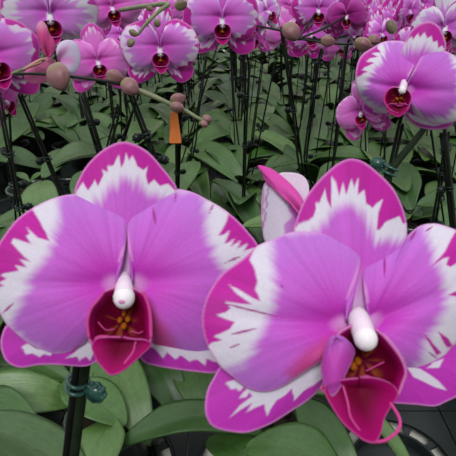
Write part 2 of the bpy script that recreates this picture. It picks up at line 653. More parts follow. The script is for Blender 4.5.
def put_flower(root, pos, normal, roll, half, st, var, fine):
    """a flower of the plant 'root', its pieces as sub-parts when it is near"""
    mt = Matrix.Translation(-Vector(root.location)) @ frame(pos, normal, roll, half)
    if not fine:
        o = obj('flower', flower_parts(st, var, False), root)
        o.matrix_local = mt
        return o
    e = obj('flower', None, root)
    e.empty_display_size = 0.01
    e.matrix_local = mt
    for n, me in flower_parts(st, var, True):
        c = obj(n, me, e)
        if n in ('petal', 'sepal'):
            solid(c, 0.012)
    return e


# ------------------------------------------------------------------ leaves
LEAVES = []


def leaf_mesh(seed):
    r = random.Random(seed)
    na, nl = 14, 26
    v, f, uv = [], [], []
    arch = r.uniform(0.10, 0.22)
    fold = r.uniform(0.14, 0.30)
    bend = r.uniform(-0.08, 0.08)
    tipn = r.uniform(0.9, 1.2)
    wav = r.uniform(0, 6)
    for i in range(nl + 1):
        s = i / nl
        w = 0.5 * (math.sin(PI * min(1, (s * 0.92 + 0.08)) ** (0.95 * tipn)) ** 0.62) * (0.55 + 0.45 * min(1, s * 3))
        if i == nl:
            w = 0.004
        zc = arch * 4 * s * (1 - s) * 0.5 + 0.10 * s - 0.30 * s ** 3 * arch * 4
        for j in range(na + 1):
            q = 2 * j / na - 1
            x = q * w
            z = zc + fold * abs(x) ** 1.3 - 0.05 * q * q * w + 0.012 * math.sin(s * 9 + wav + q * 2)
            v.append((x, s + 0.0, z)) if False else v.append((x + bend * s * s, s, z))
            uv.append((j / na, s))
    for i in range(nl):
        for j in range(na):
            a = i * (na + 1) + j
            f.append((a, a + 1, a + na + 2, a + na + 1))
    return mesh('leaf', v, f, M['leaf'], True, None, uv)


for s in range(7):
    LEAVES.append(leaf_mesh(100 + s))


def leaf_matrix(base, tip, width, roll=0.0):
    b, t = Vector(base), Vector(tip)
    y = (t - b)
    L = y.length
    y = y / L
    x = y.cross(Vector((0, 0, 1))).normalized()
    z = x.cross(y)
    m = Matrix((x, y, z)).transposed().to_4x4()
    return Matrix.Translation(b) @ m @ Matrix.Rotation(roll, 4, 'Y') @ Matrix.Diagonal((width, L, L * 0.8, 1))


def put_leaf(root, base, tip, width, roll=0.0, var=0):
    o = obj('leaf', LEAVES[var % len(LEAVES)], root)
    o.matrix_local = Matrix.Translation(-Vector(root.location)) @ leaf_matrix(base, tip, width, roll)
    solid(o, 0.012 , -1)
    return o


# ------------------------------------------------------------------ pot, stake, clip, bud
def lathe(prof, n=28):
    v, f = [], []
    for r, z in prof:
        for j in range(n):
            a = 2 * PI * j / n
            v.append((r * math.cos(a), r * math.sin(a), z))
    for i in range(len(prof) - 1):
        for j in range(n):
            a, b = i * n + j, i * n + (j + 1) % n
            f.append((a, b, b + n, a + n))
    return v, f


mb = MB()
mb.add(*lathe([(0.0005, 0.0), (0.031, 0.0), (0.033, 0.003), (0.040, 0.080), (0.0425, 0.081), (0.0430, 0.088), (0.0405, 0.0885), (0.0390, 0.080), (0.0375, 0.060)]))
POT = mb.mesh('pot', M['pot'])
mb = MB()
prof = [(0.0005, 0.079)] + [(0.0375 * i / 6, 0.079 - 0.003 * (i % 2)) for i in range(1, 7)]
mb.add(*lathe(prof))
for k in range(26):
    a, r = random.uniform(0, 2 * PI), 0.033 * math.sqrt(random.random())
    mb.ell((r * math.cos(a), r * math.sin(a), 0.079), random.uniform(0.003, 0.007), random.uniform(0.003, 0.006), random.uniform(0.002, 0.004), nu=6, nv=4)
BARK = mb.mesh('bark_mix', M['bark'])


def clip_mesh(mat, n=12):
    """spring clip: two loops round stem and stake, and a knobbed head at the side"""
    mb = MB()
    for z in (-0.0026, 0.0026):
        mb.tube([(0.0062 * math.cos(a), 0.0062 * math.sin(a), z) for a in [2 * PI * i / n for i in range(n + 1)]], 0.0013, 6, 2)
    mb.tube([(0.006, 0, -0.0026), (0.010, 0.001, -0.002), (0.0125, 0.0, 0.0)], 0.0016, 6, 3)
    mb.tube([(0.006, 0, 0.0026), (0.010, -0.001, 0.002), (0.0125, 0.0, 0.0)], 0.0016, 6, 3)
    mb.tube([(0.0125, -0.0028, 0), (0.0125, 0.0028, 0)], 0.0054, 12, 2)
    for k in range(8):
        a = 2 * PI * k / 8
        mb.ell((0.0125 + 0.0054 * math.cos(a), 0, 0.0054 * math.sin(a)), 0.0017, 0.0034, 0.0017, nu=6, nv=5)
    return mb.mesh('clip', mat)


CLIP = clip_mesh(M['clip'])
CLIPD = clip_mesh(M['clip_dark'])


def put_clip(root, pos, axis, ang, dark=True, sc=1.0):
    o = obj('clip', CLIPD if dark else CLIP, root)
    q = Vector((0, 0, 1)).rotation_difference(Vector(axis).normalized())
    o.matrix_local = Matrix.Translation(Vector(pos) - Vector(root.location)) @ q.to_matrix().to_4x4() @ Matrix.Rotation(ang, 4, 'Z') @ Matrix.Scale(sc, 4)
    return o


def bud_mesh(mat):
    mb = MB()

    def fn(q, ph, th):
        k = 1 + 0.09 * math.cos(3 * th) - 0.10 * math.exp(-((th % (2 * PI / 3)) / 0.14) ** 2)
        sq = 1 - 0.22 * max(0, math.cos(ph)) ** 2
        return Vector((q.x * k * sq, q.y * k * sq, q.z))
    mb.ell((0, 0, 0), 0.42, 0.40, 0.55, nu=36, nv=18, fn=fn)
    return mb.mesh('bud', mat)


BUD = bud_mesh(M['bud'])
BUDG = bud_mesh(M['bud_green'])


def put_bud(root, pos, axis, size, roll=0.0, green=False):
    o = obj('bud', BUDG if green else BUD, root)
    q = Vector((0, 0, 1)).rotation_difference(Vector(axis).normalized())
    o.matrix_local = Matrix.Translation(Vector(pos) - Vector(root.location)) @ q.to_matrix().to_4x4() @ Matrix.Rotation(roll, 4, 'Z') @ Matrix.Scale(size, 4)
    return o


def tube_part(root, name, pts, r, mat, n=8, sm=8):
    mb = MB()
    mb.tube(pts, r, n, sm)
    return mb.build(name, mat, root, off=tuple(root.location))


# ------------------------------------------------------------------ layout of the bench: one pot to a tray cell
CELL = 0.15
X0, Y0 = -0.12, 0.20
TRAYZ = BENCH + 0.016            # top of the trays
POTZ = BENCH + 0.004
used = {}


def cell_xy(i, j):
    return X0 + i * CELL, Y0 + j * CELL


def nearest_cell(x, y):
    best = None
    for j in range(0, 26):
        for i in range(-16, 18):
            if (i, j) in used:
                continue
            cx, cy = cell_xy(i, j)
            d = (cx - x) ** 2 + (cy - y) ** 2
            if best is None or d < best[0]:
                best = (d, i, j)
    used[best[1:]] = True
    return best[1:]


def rosette(root, x, y, n, seed, lo=0.10, hi=0.15, zlift=0.03):
    r = random.Random(seed)
    a0 = r.uniform(0, 2 * PI)
    z = POTZ + 0.084
    for k in range(n):
        a = a0 + k * (PI + 0.35) + r.uniform(-0.3, 0.3)
        L = r.uniform(lo, hi)
        up = r.uniform(-0.01, 0.055) + zlift * (k / max(1, n - 1))
        d = Vector((math.cos(a), math.sin(a), 0))
        b = Vector((x, y, z + 0.004 * k)) + d * 0.004
        put_leaf(root, b, b + d * L + Vector((0, 0, up)), L * r.uniform(0.40, 0.50), r.uniform(-0.35, 0.35), r.randrange(7))


def base_parts(label, i, j, group=None):
    x, y = cell_xy(i, j)
    root = thing('potted_orchid', label, 'orchid', (x, y, POTZ), group)
    p = obj('pot', POT, root)
    b = obj('bark_mix', BARK, root)
    return root, x, y


def upright(root, x, y, top, dx=0.0, dy=0.0, r_stake=0.0014, r_stalk=0.0020, clips=(0.55, 0.8), rest=None, dark=True, seed=0, stalk=True):
    """a stake from the pot to 'top' and the flower stalk tied to it; the stalk goes on through 'rest'"""
    b = Vector((x + dx, y + dy, POTZ + 0.06))
    top = Vector(top)
    tube_part(root, 'support_stake', [b, top], r_stake, M['stake'], 8, 4)
    ax = (top - b).normalized()
    side = ax.cross(Vector((0, 1, 0))).normalized() * (r_stake + r_stalk) * (1 if seed % 2 else -1)
    if stalk:
        pts = [Vector((x, y, POTZ + 0.085)), b.lerp(top, 0.35) + side, b.lerp(top, 0.7) + side, top + side]
        pts += [Vector(q) for q in (rest or [])]
        tube_part(root, 'flower_stalk', pts, [r_stalk, r_stalk * 0.95, r_stalk * 0.65], M['stalk'], 8, 8)
    r = random.Random(seed)
    for t in clips:
        put_clip(root, b.lerp(top, t) + side * 0.5, ax, r.uniform(-1.2, 1.2) + (PI if r.random() < 0.4 else 0), dark, 0.72 if dark else 1.35)


# =================================================================== the two large blooms in front
# ---- left bloom
i, j = 0, 0
used[(i, j)] = True
rootL, x, y = base_parts('potted orchid of the large left bloom, purple petals facing straight ahead', i, j)
pl = Plane(124, 285, 0.222, 0.0, 0.06)
RL = tuple(rootL.location)
fl = obj('flower', None, rootL)
fl.empty_display_size = 0.01
OUT_D = [(116, 282), (110, 262), (98, 235), (80, 207), (75, 192), (80, 177.5), (87.5, 165), (100, 152.5), (112, 145), (123.5, 142), (137, 145.5), (150, 154), (162, 167.5), (171, 179), (176.5, 190), (170, 208), (150, 238), (139, 262), (133, 282)]
JAG = [(66, 200), (76, 194), (83, 182), (88, 190), (95, 181), (98, 187), (104, 175), (102, 170), (108, 172), (107, 166), (114, 166), (119, 155), (121, 168), (124, 164), (126, 153), (129, 162), (132, 156), (137, 166), (143, 170), (148, 166), (146, 176), (148, 185), (154, 180), (160, 186), (168, 184), (178, 194),
       (190, 190), (180, 160), (150, 130), (120, 130), (90, 140), (66, 170)]
hero_petal(pl, 'sepal', (124.5, 290), OUT_D, fl, RL, mags=[JAG],
           body=[(90, 215), (97, 201), (106, 190), (114, 184), (120, 176), (128, 176), (136, 180), (142, 189), (152, 194), (164, 196), (170, 215), (130, 300), (110, 300)],
           kind='dorsal', zf=petal_z(-0.001, 0.000, 0.007, 0.006, 0, 0.002, 3.0), axis=(124, 142), seed=2.0)
OUT_SL = [(120, 292), (98, 292), (50, 312), (20, 316), (7, 325), (2, 335), (1, 347), (5, 359), (12, 365), (22, 367.5), (37, 365), (55, 364.5), (75, 366), (88, 365.5), (98, 358), (112, 330), (121, 300)]
hero_petal(pl, 'sepal', (119, 295), OUT_SL, fl, RL, kind='sepal', zf=petal_z(-0.005, 0.001, 0.004, 0.004, 0, 0.002, 4.0), axis=(8, 350), seed=3.0,
           whites=[[(22, 347), (27, 344), (33, 342), (40, 349), (52, 352), (51, 355), (43, 354), (40, 356.5), (33, 353), (26, 354)], [(66, 358), (75, 352), (82, 345), (88, 338), (94, 350), (90, 360), (86, 356), (82, 358), (79, 361), (77, 356)]])
OUT_SR = [(126, 292), (132, 318), (138, 350), (143, 361), (155, 365.5), (175, 369), (195, 371.5), (210, 373), (221, 371), (232, 364), (238, 352), (230, 335), (180, 312), (128, 290)]
hero_petal(pl, 'sepal', (127, 296), OUT_SR, fl, RL, kind='sepal', zf=petal_z(-0.005, 0.001, 0.004, 0.004, 0, 0.002, 5.0), axis=(236, 355), seed=4.0,
           whites=[[(148, 330), (165, 335), (197, 340), (222, 345), (226, 364), (213, 361), (207, 358), (205, 365), (197, 359), (190, 361), (181, 355), (175, 359), (167, 352), (163, 358), (155, 349), (150, 346)]])
OUT_PL = [(116, 279), (119, 262), (125, 245), (127, 234), (127, 222), (124.5, 211), (119, 204), (111, 199.5), (100, 196), (82, 194.5), (66, 195.5), (50, 200), (32, 209), (17, 220), (5, 235), (-4, 250), (-9, 268), (-8, 288), (-2, 308), (6, 323), (15, 332), (27, 342), (39, 349.5), (54, 354), (70, 351), (84, 343), (92, 330), (106, 305), (117, 290)]
hero_petal(pl, 'petal', (117.5, 284), OUT_PL, fl, RL, axis=(0, 285), seed=1.0, zf=petal_z(0.0, 0.006, 0.004, 0.010, 0.0020, 0.003, 1.0),
           mags=[[(31, 207), (38, 219), (44, 230), (50.5, 242), (45, 240), (38, 238), (27, 228), (30, 234), (26, 236), (32.5, 245), (20, 241), (14, 239), (12, 243), (18, 250), (24, 256), (31, 262), (20, 259.5), (27, 267.5), (15, 265), (19, 270.5), (5, 273), (0, 275), (6, 278.5), (-2, 283), (5, 286), (-14, 292), (-18, 240), (10, 203)]],
           strokes=[(3, 313, 14, 303, 1.8), (70, 351, 84, 343, 2.2), (28, 343, 40, 350, 1.4)],
           body=[(60, 188), (57, 215), (53, 240), (43, 258), (32, 275), (21, 295), (13, 312), (11, 326), (26, 344), (50, 358), (74, 358), (95, 340), (130, 305), (140, 200)])
OUT_PR = [(133, 279), (132, 262), (129, 245), (128, 234), (127.5, 228), (129, 217), (135, 205), (144, 199), (152.5, 194), (162, 190.5), (177, 189.5), (192, 192.5), (207, 200), (222, 208.5), (236, 219.5), (247, 231), (257, 244), (263, 260), (265, 280), (261, 302), (251, 326), (238, 343), (225, 352), (206, 354.5), (190, 352.5), (178, 350), (165, 347.5), (153, 344), (147, 330), (143, 308), (131, 290)]
hero_petal(pl, 'petal', (131.5, 284), OUT_PR, fl, RL, lip_glow=[(126, 290), (136, 292), (152, 306), (166, 325), (178, 348), (165, 352), (140, 352), (130, 310)], axis=(255, 268), seed=1.6, zf=petal_z(0.0, 0.006, 0.005, 0.010, 0.0020, 0.003, 2.0),
           mags=[[(229, 212), (225, 225), (217.5, 236.5), (224, 235), (229, 231), (225, 244), (236, 237), (229.5, 248), (240, 241), (236, 250), (247, 244), (243, 252), (253, 248), (266, 252), (266, 235), (240, 208)]],
           strokes=[(152.5, 207, 156, 226, 1.8), (176, 193, 175, 202, 1.3), (209, 214, 214, 203, 1.5), (225, 263, 241, 256, 1.5)],
           body=[(203, 188), (206, 215), (209, 235), (216, 253), (226, 270), (228, 300), (226, 332), (206, 364), (170, 360), (146, 354), (120, 300), (118, 188)])


def hero_lip(pl, fl, root, cup_c, cup, mid_c, mid, crest, ridges, cupdepth=0.010, midz=0.012, name='lip', z0=0.0):
    mb = MB()
    X, Y, V, T, F = fan(cup_c, cup, 120, 40)
    Z = z0 + cupdepth * V ** 1.6
    st = vnoise(T * 26, 3.3)
    c = lerp(np.tile(CRIM * 0.85, (len(V), 1)), CRIM, sstep(0.1, 0.5, V))
    c = lerp(c, ORANGE * 0.8, sstep(0.5, 0.75, st) * sstep(0.08, 0.2, V) * sstep(0.62, 0.35, V) * 0.55)
    c = lerp(c, LIPPINK, sstep(0.75, 1.0, V)); c = lerp(c, RIM[None], sstep(0.95, 0.99, V) * 0.5)
    mb.add(pl.pts(X, Y, Z), F, 0, c)
    X, Y, V, T, F = fan(mid_c, mid, 120, 40)
    xs = (X - mid_c[0]) * pl.k
    Z = midz + 0.004 * V - 14.0 * xs * xs
    c = lerp(np.tile(CRIM, (len(V), 1)), lerp(CRIM[None], LIPPINK, np.array([0.75])), sstep(0.25, 1.0, V))
    c = lerp(c, RIM[None], sstep(0.95, 0.99, V) * 0.22)
    mb.add(pl.pts(X, Y, Z), F, 0, c)
    lip = obj(name, mb.mesh(name, M['lip'], root), fl)
    solid(lip, 0.0008)
    # the yellow crest in the throat and the raised pale keels: same lip, own colour
    cr = MB()
    for (x, y, z, r) in crest:
        cr.ell(pl.p(x, y, z), r * 0.62, r * 0.9, r * 0.62, nu=12, nv=8, col=ORANGE * 0.85)
    cr.build('crest', M['lip'], fl, off=root)
    kl = MB()
    for pts, r in ridges:
        kl.tube([pl.p(*q) for q in pts], r * 0.8, 8, 8, 0, lin(196, 66, 138))
    kl.build('keel', M['lip'], fl, off=root)
    return lip


CUP = [(122, 284), (112, 288), (105, 291), (99, 299), (91, 309), (87.5, 321), (88, 334), (91, 344), (104, 352), (122, 354), (140, 350), (150.5, 343), (151, 330), (150.5, 317), (149, 305), (144, 294), (134, 288), (123, 284)]
MID = [(121, 337), (106, 337), (96, 339), (91.5, 346), (94, 355), (98, 363), (105, 371), (111, 375.5), (120, 373), (130, 366), (142, 355), (151.5, 345), (146, 340), (134, 339), (123, 337)]
hero_lip(pl, fl, RL, (122, 322), CUP, (122, 342), MID,
         [(120, 320, 0.004, 0.0020), (128, 319, 0.004, 0.0022), (124, 326, 0.005, 0.0022), (124, 314, 0.003, 0.0016)],
         [([(105, 291, 0.0105), (98, 300, 0.011), (91, 309, 0.0115), (87.5, 322, 0.0115), (89, 338, 0.0115)], 0.0007),
          ([(143, 292, 0.0115), (148, 304, 0.0115), (150.5, 318, 0.0115), (151, 338, 0.0115)], 0.0009),
          ([(150, 344, 0.0125), (137, 341, 0.0135), (133, 352, 0.0145), (124, 364, 0.0155)], 0.0006),
          ([(95, 353, 0.013), (96, 338, 0.0135), (108, 336, 0.0135)], 0.0005),
          ([(98, 322, 0.006), (106, 330, 0.006), (114, 329, 0.005)], 0.0004),
          ([(147, 326, 0.006), (140, 333, 0.006), (131, 331, 0.005)], 0.0004)])


def hero_column(pl, fl, root, pts, radii, cap, capr, foot_col=None):
    mb = MB()
    q = [pl.p(*p) for p in pts]
    mb.tube(q, radii, 20, 8, 0, PALE * 0.98)
    ax = (q[-1] - q[-2]).normalized()
    rot = Vector((0, 0, 1)).rotation_difference(ax).to_matrix()
    mb.ell(pl.p(*cap), capr, capr, capr * 1.15, rot=rot, nu=20, nv=14, col=lin(232, 224, 230))
    mb.build('column', M['column'], fl, off=root)


hero_column(pl, fl, RL, [(125, 274, -0.002), (124.5, 282, 0.003), (124, 289, 0.0085), (124, 296, 0.012)], [0.0020, 0.0032, 0.0040, 0.0042], (124, 297.5, 0.012), 0.0046)
m = MB(); m.ell(pl.p(122, 301.5, 0.0162), 0.0016, 0.0012, 0.0010, nu=10, nv=6, col=lin(200, 130, 176)); m.build('stigma', M['column'], fl, off=RL)
# stake, stalk and clip behind the left bloom
tp = P(81, 330, 0.250)
b0 = P(66, 456, 0.286)
dirn = (b0 - tp).normalized()
foot = tp + dirn * ((tp.z - (POTZ + 0.06)) / -dirn.z)
upL = tp
tube_part(rootL, 'support_stake', [foot, tp], 0.0022, M['stake'], 8, 4)
ax = (tp - foot).normalized()
sd = ax.cross(Vector((0, 1, 0))).normalized() * 0.0045
M['green_stalk'] = plain('green_stalk', (27, 38, 24), 0.6, 0.1, 0.25, 70)
tube_part(rootL, 'flower_stalk', [Vector((x, y, POTZ + 0.085)), foot.lerp(tp, 0.3) - sd, foot.lerp(tp, 0.7) - sd, tp - sd, P(100, 300, 0.246), pl.p(122, 284, -0.006)], [0.0031, 0.0031, 0.0027, 0.0022], M['green_stalk'], 10, 8)
cq = foot.lerp(tp, 0.5)
cq = P(77.5, 384, 0.2655)
put_clip(rootL, cq, ax, -0.35, False, 0.92)
put_clip(rootL, foot.lerp(tp, 0.25), ax, 0.9, False, 1.1)

# ---- right bloom
i, j = 2, 0
used[(i, j)] = True
used[(1, 0)] = True
rootR, x, y = base_parts('potted orchid of the large right bloom turned aside, lip with a curled tendril', i, j)
RR = tuple(rootR.location)
pl = Plane(358, 325, 0.205, math.radians(20), 0.04)
plR = pl
fr = obj('flower', None, rootR)
fr.empty_display_size = 0.01
OUT_D = [(343, 324), (338, 300), (322, 268), (300, 242), (294, 230), (296, 222), (300, 210), (306, 197.5), (315, 185), (327, 172.5), (339, 163), (351, 159), (364, 162.5), (379, 174), (392, 187.5), (399.5, 201), (404.5, 215), (406.5, 229), (404, 242), (386, 275), (374, 300), (371, 324)]
JAG = [(285, 240), (293, 232), (299, 224), (308, 221), (314, 217), (316, 208), (315, 203), (320, 203), (325, 188), (327, 200), (331, 208), (331, 190), (331, 176), (336, 182), (339, 196), (343, 182), (346, 195), (351, 179), (354, 188), (358, 179), (357, 196), (364, 190), (366, 204), (372, 208), (377, 203), (382, 200), (378, 213), (376, 230), (379, 231), (384, 223), (392, 219), (399, 216), (402, 224), (410, 222),
       (420, 215), (410, 180), (370, 148), (335, 148), (300, 175), (285, 215)]
hero_petal(pl, 'sepal', (358, 332), OUT_D, fr, RR, mags=[JAG], body=[(290, 262), (306, 237), (322, 222), (333, 211), (345, 204), (355, 204), (365, 213), (371, 226), (377, 240), (410, 238), (410, 260), (370, 340), (340, 340)],
           kind='dorsal', zf=petal_z(-0.001, 0.000, 0.007, 0.006, 0, 0.002, 6.0), axis=(352, 160), seed=6.0)
OUT_SL = [(352, 330), (300, 330), (240, 350), (221, 366), (214, 377), (207.5, 390), (205, 405), (206.5, 417), (212.5, 426), (225, 430.5), (245, 432.5), (260, 428), (275, 421), (292, 410), (306, 401), (318, 390), (332, 370), (350, 345)]
hero_petal(pl, 'sepal', (350, 336), OUT_SL, fr, RR, kind='sepal', zf=petal_z(-0.005, 0.001, 0.004, 0.004, 0, 0.003, 7.0), axis=(212, 418), seed=7.0,
           whites=[[(226, 383), (235, 380), (244, 386), (240, 391), (236, 388), (232, 389)], [(239, 398), (244, 392), (251, 386), (247, 397)],
                   [(245, 386), (258, 384), (270, 384), (285, 376), (305, 364), (322, 352), (330, 370), (320, 380), (309, 387), (303, 391), (294, 400), (292, 388), (285, 395), (276, 400), (271, 408), (267, 415), (264, 404), (256, 407), (245, 413), (252, 403), (240, 410), (229, 418), (240, 405), (252, 396)]])
OUT_SR = [(364, 330), (380, 372), (392, 400), (404, 403.5), (417, 404.5), (434.5, 406), (447, 401), (457, 396), (468, 386), (473, 370), (466, 348), (430, 335), (368, 326)]
hero_petal(pl, 'sepal', (366, 333), OUT_SR, fr, RR, kind='sepal', zf=petal_z(-0.005, 0.001, 0.004, 0.004, 0, 0.003, 8.0), axis=(465, 390), seed=8.0,
           whites=[[(406, 366), (420, 369), (430, 375), (438, 381), (446, 390), (436, 387), (425, 382), (413, 377)], [(426, 368), (434, 362), (443, 359), (438, 368)]])
OUT_PL = [(346, 318), (347, 300), (353, 282), (359, 265), (360.5, 253), (355, 244.5), (347, 240), (332, 236), (312, 232), (292, 232.5), (275, 239), (258, 246), (243, 259), (223, 273.5), (212, 287.5), (205, 302), (202, 317), (203, 331), (206, 342), (211, 352), (220, 365.5), (232, 376), (245, 386), (256, 390.5), (268, 391), (282, 386), (296, 377), (308, 369), (322, 360), (338, 345), (349, 330)]
hero_petal(pl, 'petal', (348, 325), OUT_PL, fr, RR, lip_glow=[(352, 328), (325, 338), (303, 352), (286, 372), (294, 384), (325, 366), (345, 348)], axis=(205, 310), seed=5.0, zf=petal_z(0.0, 0.006, 0.003, 0.011, 0.0035, 0.004, 9.0),
           mags=[[(256, 247), (250, 260), (255, 271), (258, 281), (255, 290), (261, 302), (252, 298), (240, 290), (227, 283.5), (236, 293), (253, 305), (240, 304), (225, 302), (231, 308), (226, 312), (216, 315), (226, 319), (235, 322), (230, 329), (222, 333), (214, 336), (223, 340), (212, 343), (205, 349), (190, 340), (195, 290), (215, 262), (245, 240)]],
           strokes=[(213, 301, 284, 318, 1.5), (230, 334.5, 257, 328.5, 1.8), (280, 284, 284, 289, 1.3), (228, 348, 240, 344, 1.2)],
           body=[(267, 230), (270, 255), (272, 280), (274, 300), (265, 320), (258, 335), (251, 352), (241, 363), (226, 368), (214, 380), (240, 410), (280, 410), (325, 368), (370, 335), (370, 230)])
OUT_PR = [(369, 318), (367, 298), (363, 278), (361.5, 265), (362.5, 257), (366, 251.5), (374.5, 246), (389, 242.5), (404, 240), (410, 234), (421, 226), (434.5, 224), (447, 227), (458, 232), (468, 242), (476, 260), (479, 282), (475, 305), (466, 326), (456, 342), (449.5, 349), (442, 359), (432, 366), (424.5, 370), (414.5, 372.5), (407.5, 369), (404, 361), (396, 349), (383, 335), (370, 326)]
hero_petal(pl, 'petal', (369, 323), OUT_PR, fr, RR, axis=(476, 280), seed=5.6, zf=petal_z(0.0, 0.006, 0.006, 0.011, 0.0035, 0.004, 10.0),
           mags=[[(460, 224), (450, 240), (444, 252), (429, 269), (437, 263), (443, 259), (449, 257), (446, 265), (450, 267), (458, 262), (468, 268), (458, 290), (447, 295), (470, 298), (492, 282), (470, 222)],
                 [(423, 333), (430, 340), (441.5, 352.5), (436, 355), (430, 346)], [(437, 331), (447, 337), (453, 347), (446, 347)]],
           strokes=[(384.5, 254, 384.5, 278, 1.8), (417, 230, 410, 242, 1.8), (432, 227, 426, 232, 1.5), (428, 352, 437, 358, 1.3)],
           body=[(424, 218), (428, 240), (436, 255), (441, 275), (447, 290), (447, 310), (437, 325), (427, 342), (424, 360), (412, 378), (355, 340), (350, 230)])
# lip: cup, middle lobe, the left side lobe seen from outside
CUP = [(358, 322), (340, 332), (332, 345), (326, 360), (324, 380), (330, 396), (350, 404), (375, 405), (396, 398), (403.5, 383), (406.5, 372), (402, 359), (392, 345), (381, 333), (370, 326), (360, 322)]
MID = [(358, 378), (340, 380), (326, 385), (324.5, 392), (331, 406), (342.5, 423), (355, 434.5), (365, 441.5), (375, 443), (381, 433), (384, 420), (390, 408), (398, 395), (392, 384), (376, 378), (360, 377)]
hero_lip(pl, fr, RR, (362, 360), CUP, (358, 388), MID,
         [(353, 366, 0.005, 0.0026), (358, 361, 0.004, 0.0024), (350, 359, 0.005, 0.0020)],
         [([(342.5, 384, 0.0150), (347.5, 402, 0.0175), (351, 418, 0.018), (362, 433, 0.0165), (372, 441, 0.0155)], 0.0006),
          ([(386, 398, 0.0135), (395, 410, 0.016), (400, 421, 0.018), (397.5, 431, 0.019), (386, 440, 0.018), (374, 442, 0.016)], 0.0008),
          ([(360, 378, 0.013), (368, 377, 0.0135), (378, 382, 0.012), (388, 384, 0.011)], 0.0008),
          ([(366, 371, 0.006), (376, 366, 0.006), (384, 362, 0.006)], 0.0004),
          ([(325, 393, 0.015), (321, 389, 0.0155), (323, 386, 0.015)], 0.0005)], cupdepth=0.013, midz=0.0135)
X, Y, V, T, F = fan((336, 338), [(336, 335), (345, 339), (354, 350), (351, 362), (345, 375), (339, 389), (332.5, 396.5), (327, 392), (323.5, 380), (322, 367), (325.5, 350), (330, 339), (335, 335)], 90, 40)
xs = (X - 338) * pl.k
Z = 0.0155 - 60 * xs * xs + 0.002 * np.sin(V * PI)
c = lerp(np.tile(lin(190, 66, 176), (len(V), 1)), lin(186, 96, 194), sstep(360, 335, Y))
c = c * (1 - 0.3 * sstep(0.5, 0.8, vnoise((Y + 0.4 * X) * 0.22, 2.0)))[:, None]
c = lerp(c, RIM[None], sstep(0.93, 0.99, V) * 0.6)
o = obj('side_lobe', mesh('side_lobe', pl.pts(X, Y, Z) - np.array(RR), F, M['petal'], True, np.clip(c, 0, .9)), fr)
solid(o, 0.0008)
hero_column(pl, fr, RR, [(358, 314, -0.001), (359, 320, 0.005), (362, 329, 0.0115), (365, 338, 0.0165)], [0.0036, 0.0044, 0.0046, 0.0042], (365.5, 338.5, 0.0165), 0.0045)
# stake outside the frame on the right, the stalk arching in behind the bloom
top = Vector((0.215, 0.235, CAM.z - 0.16))
upright(rootR, x, y, top, 0.02, 0.02, 0.0022, 0.0034, (0.4, 0.75), [Vector((0.19, 0.25, CAM.z - 0.128)), Vector((0.14, 0.25, CAM.z - 0.136)), pl.p(385, 322, -0.018), pl.p(358, 322, -0.006)], False, 3)
# half-open bloom behind it
q = Plane(283, 205, 0.29, math.radians(-18), 0.0)
fh = obj('flower', None, rootR); fh.empty_display_size = 0.01


def side_petal(name, base, out, zf, colf, na=90, nr=50):
    X, Y, V, T, F = fan(base, out, na, nr)
    co = q.pts(X, Y, zf(X, Y, V, T))
    o = obj(name, mesh(name, co - np.array(RR), F, M['petal'], True, np.clip(colf(X, Y, V, T), 0, .9)), fh)
    solid(o, 0.0007)


def streaky(X, Y, V, T):
    c = lerp(np.tile(lin(196, 128, 204), (len(V), 1)), WHITE, sstep(0.15, 0.5, vnoise(X * 0.12 + Y * 0.02 + vnoise(Y * 0.12, 3.0), 4.0)) * 0.95)
    c = lerp(c, lin(170, 60, 172), sstep(0.66, 0.85, vnoise(X * 0.35 + Y * 0.05 + vnoise(Y * 0.3, 6.0) + 9, 5.0)) * 0.6)
    c = lerp(c, lin(190, 90, 184), sstep(286, 298, X) * 0.7)
    return lerp(c, MAG[None], sstep(0.90, 0.97, V + (vnoise(T * 25, 2.0) - 0.5) * 0.1) * 0.5)


side_petal('petal', (296, 236), [(300, 215), (307, 200), (309, 188), (306, 179), (299, 174), (288, 172.5), (279, 174), (275, 185), (275, 205), (285, 232)],
           lambda X, Y, V, T: -0.012 - 0.004 * V, lambda X, Y, V, T: lerp(np.tile(lin(206, 150, 210), (len(V), 1)), lin(228, 206, 228), sstep(0.5, 0.8, V)))
side_petal('petal', (290, 244), [(296, 238), (299, 222), (298, 207), (290, 200), (280, 190), (270, 183), (265, 183), (262, 196), (261.5, 214), (264, 238), (272, 250), (286, 250)],
           lambda X, Y, V, T: 0.004 + 0.006 * np.sin((X - 260) / 40 * PI), streaky)
side_petal('sepal', (300, 213), [(303, 206), (302.5, 200), (295, 189), (283, 177.5), (270, 168.5), (258, 165.5), (262, 172), (266, 181), (277, 188), (287, 200), (295, 210), (299, 214)],
           lambda X, Y, V, T: 0.010 + 0.004 * np.sin(V * PI), lambda X, Y, V, T: lerp(np.tile(lin(220, 84, 176), (len(V), 1)), lin(214, 70, 170), sstep(0.4, 0.9, V)))
tube_part(rootR, 'pedicel', [q.p(298, 240, -0.004), q.p(330, 290, -0.004), Vector((0.12, 0.25, CAM.z - 0.138))], 0.0016, M['green_stalk'], 8, 8)


# leaves of the front row, each laid between the two points where the photograph shows it
def px_leaf(root, b, t, width, drop_b=0.375, drop_t=0.345, roll=0.0, var=0):
    return put_leaf(root, G(b[0], b[1], drop_b), G(t[0], t[1], drop_t), width, roll, var)


for k, (b, t, w, rl) in enumerate([((100, 500), (-35, 418), 0.056, 0.15), ((70, 560), (-60, 470), 0.055, 0.1)]):
    px_leaf(rootL, b, t, w, 0.385, 0.35, rl, k)
px_leaf(rootR, (420, 600), (520, 480), 0.06, 0.385, 0.36, 0.0, 4)


def leafy(label, ij, leaves, group=None):
    used[ij] = True
    root, x, y = base_parts(label, *ij)
    for k, (b, t, w, db, dt, rl) in enumerate(leaves):
        px_leaf(root, b, t, w, db, dt, rl, k + ij[0] + 2 * ij[1])
    return root


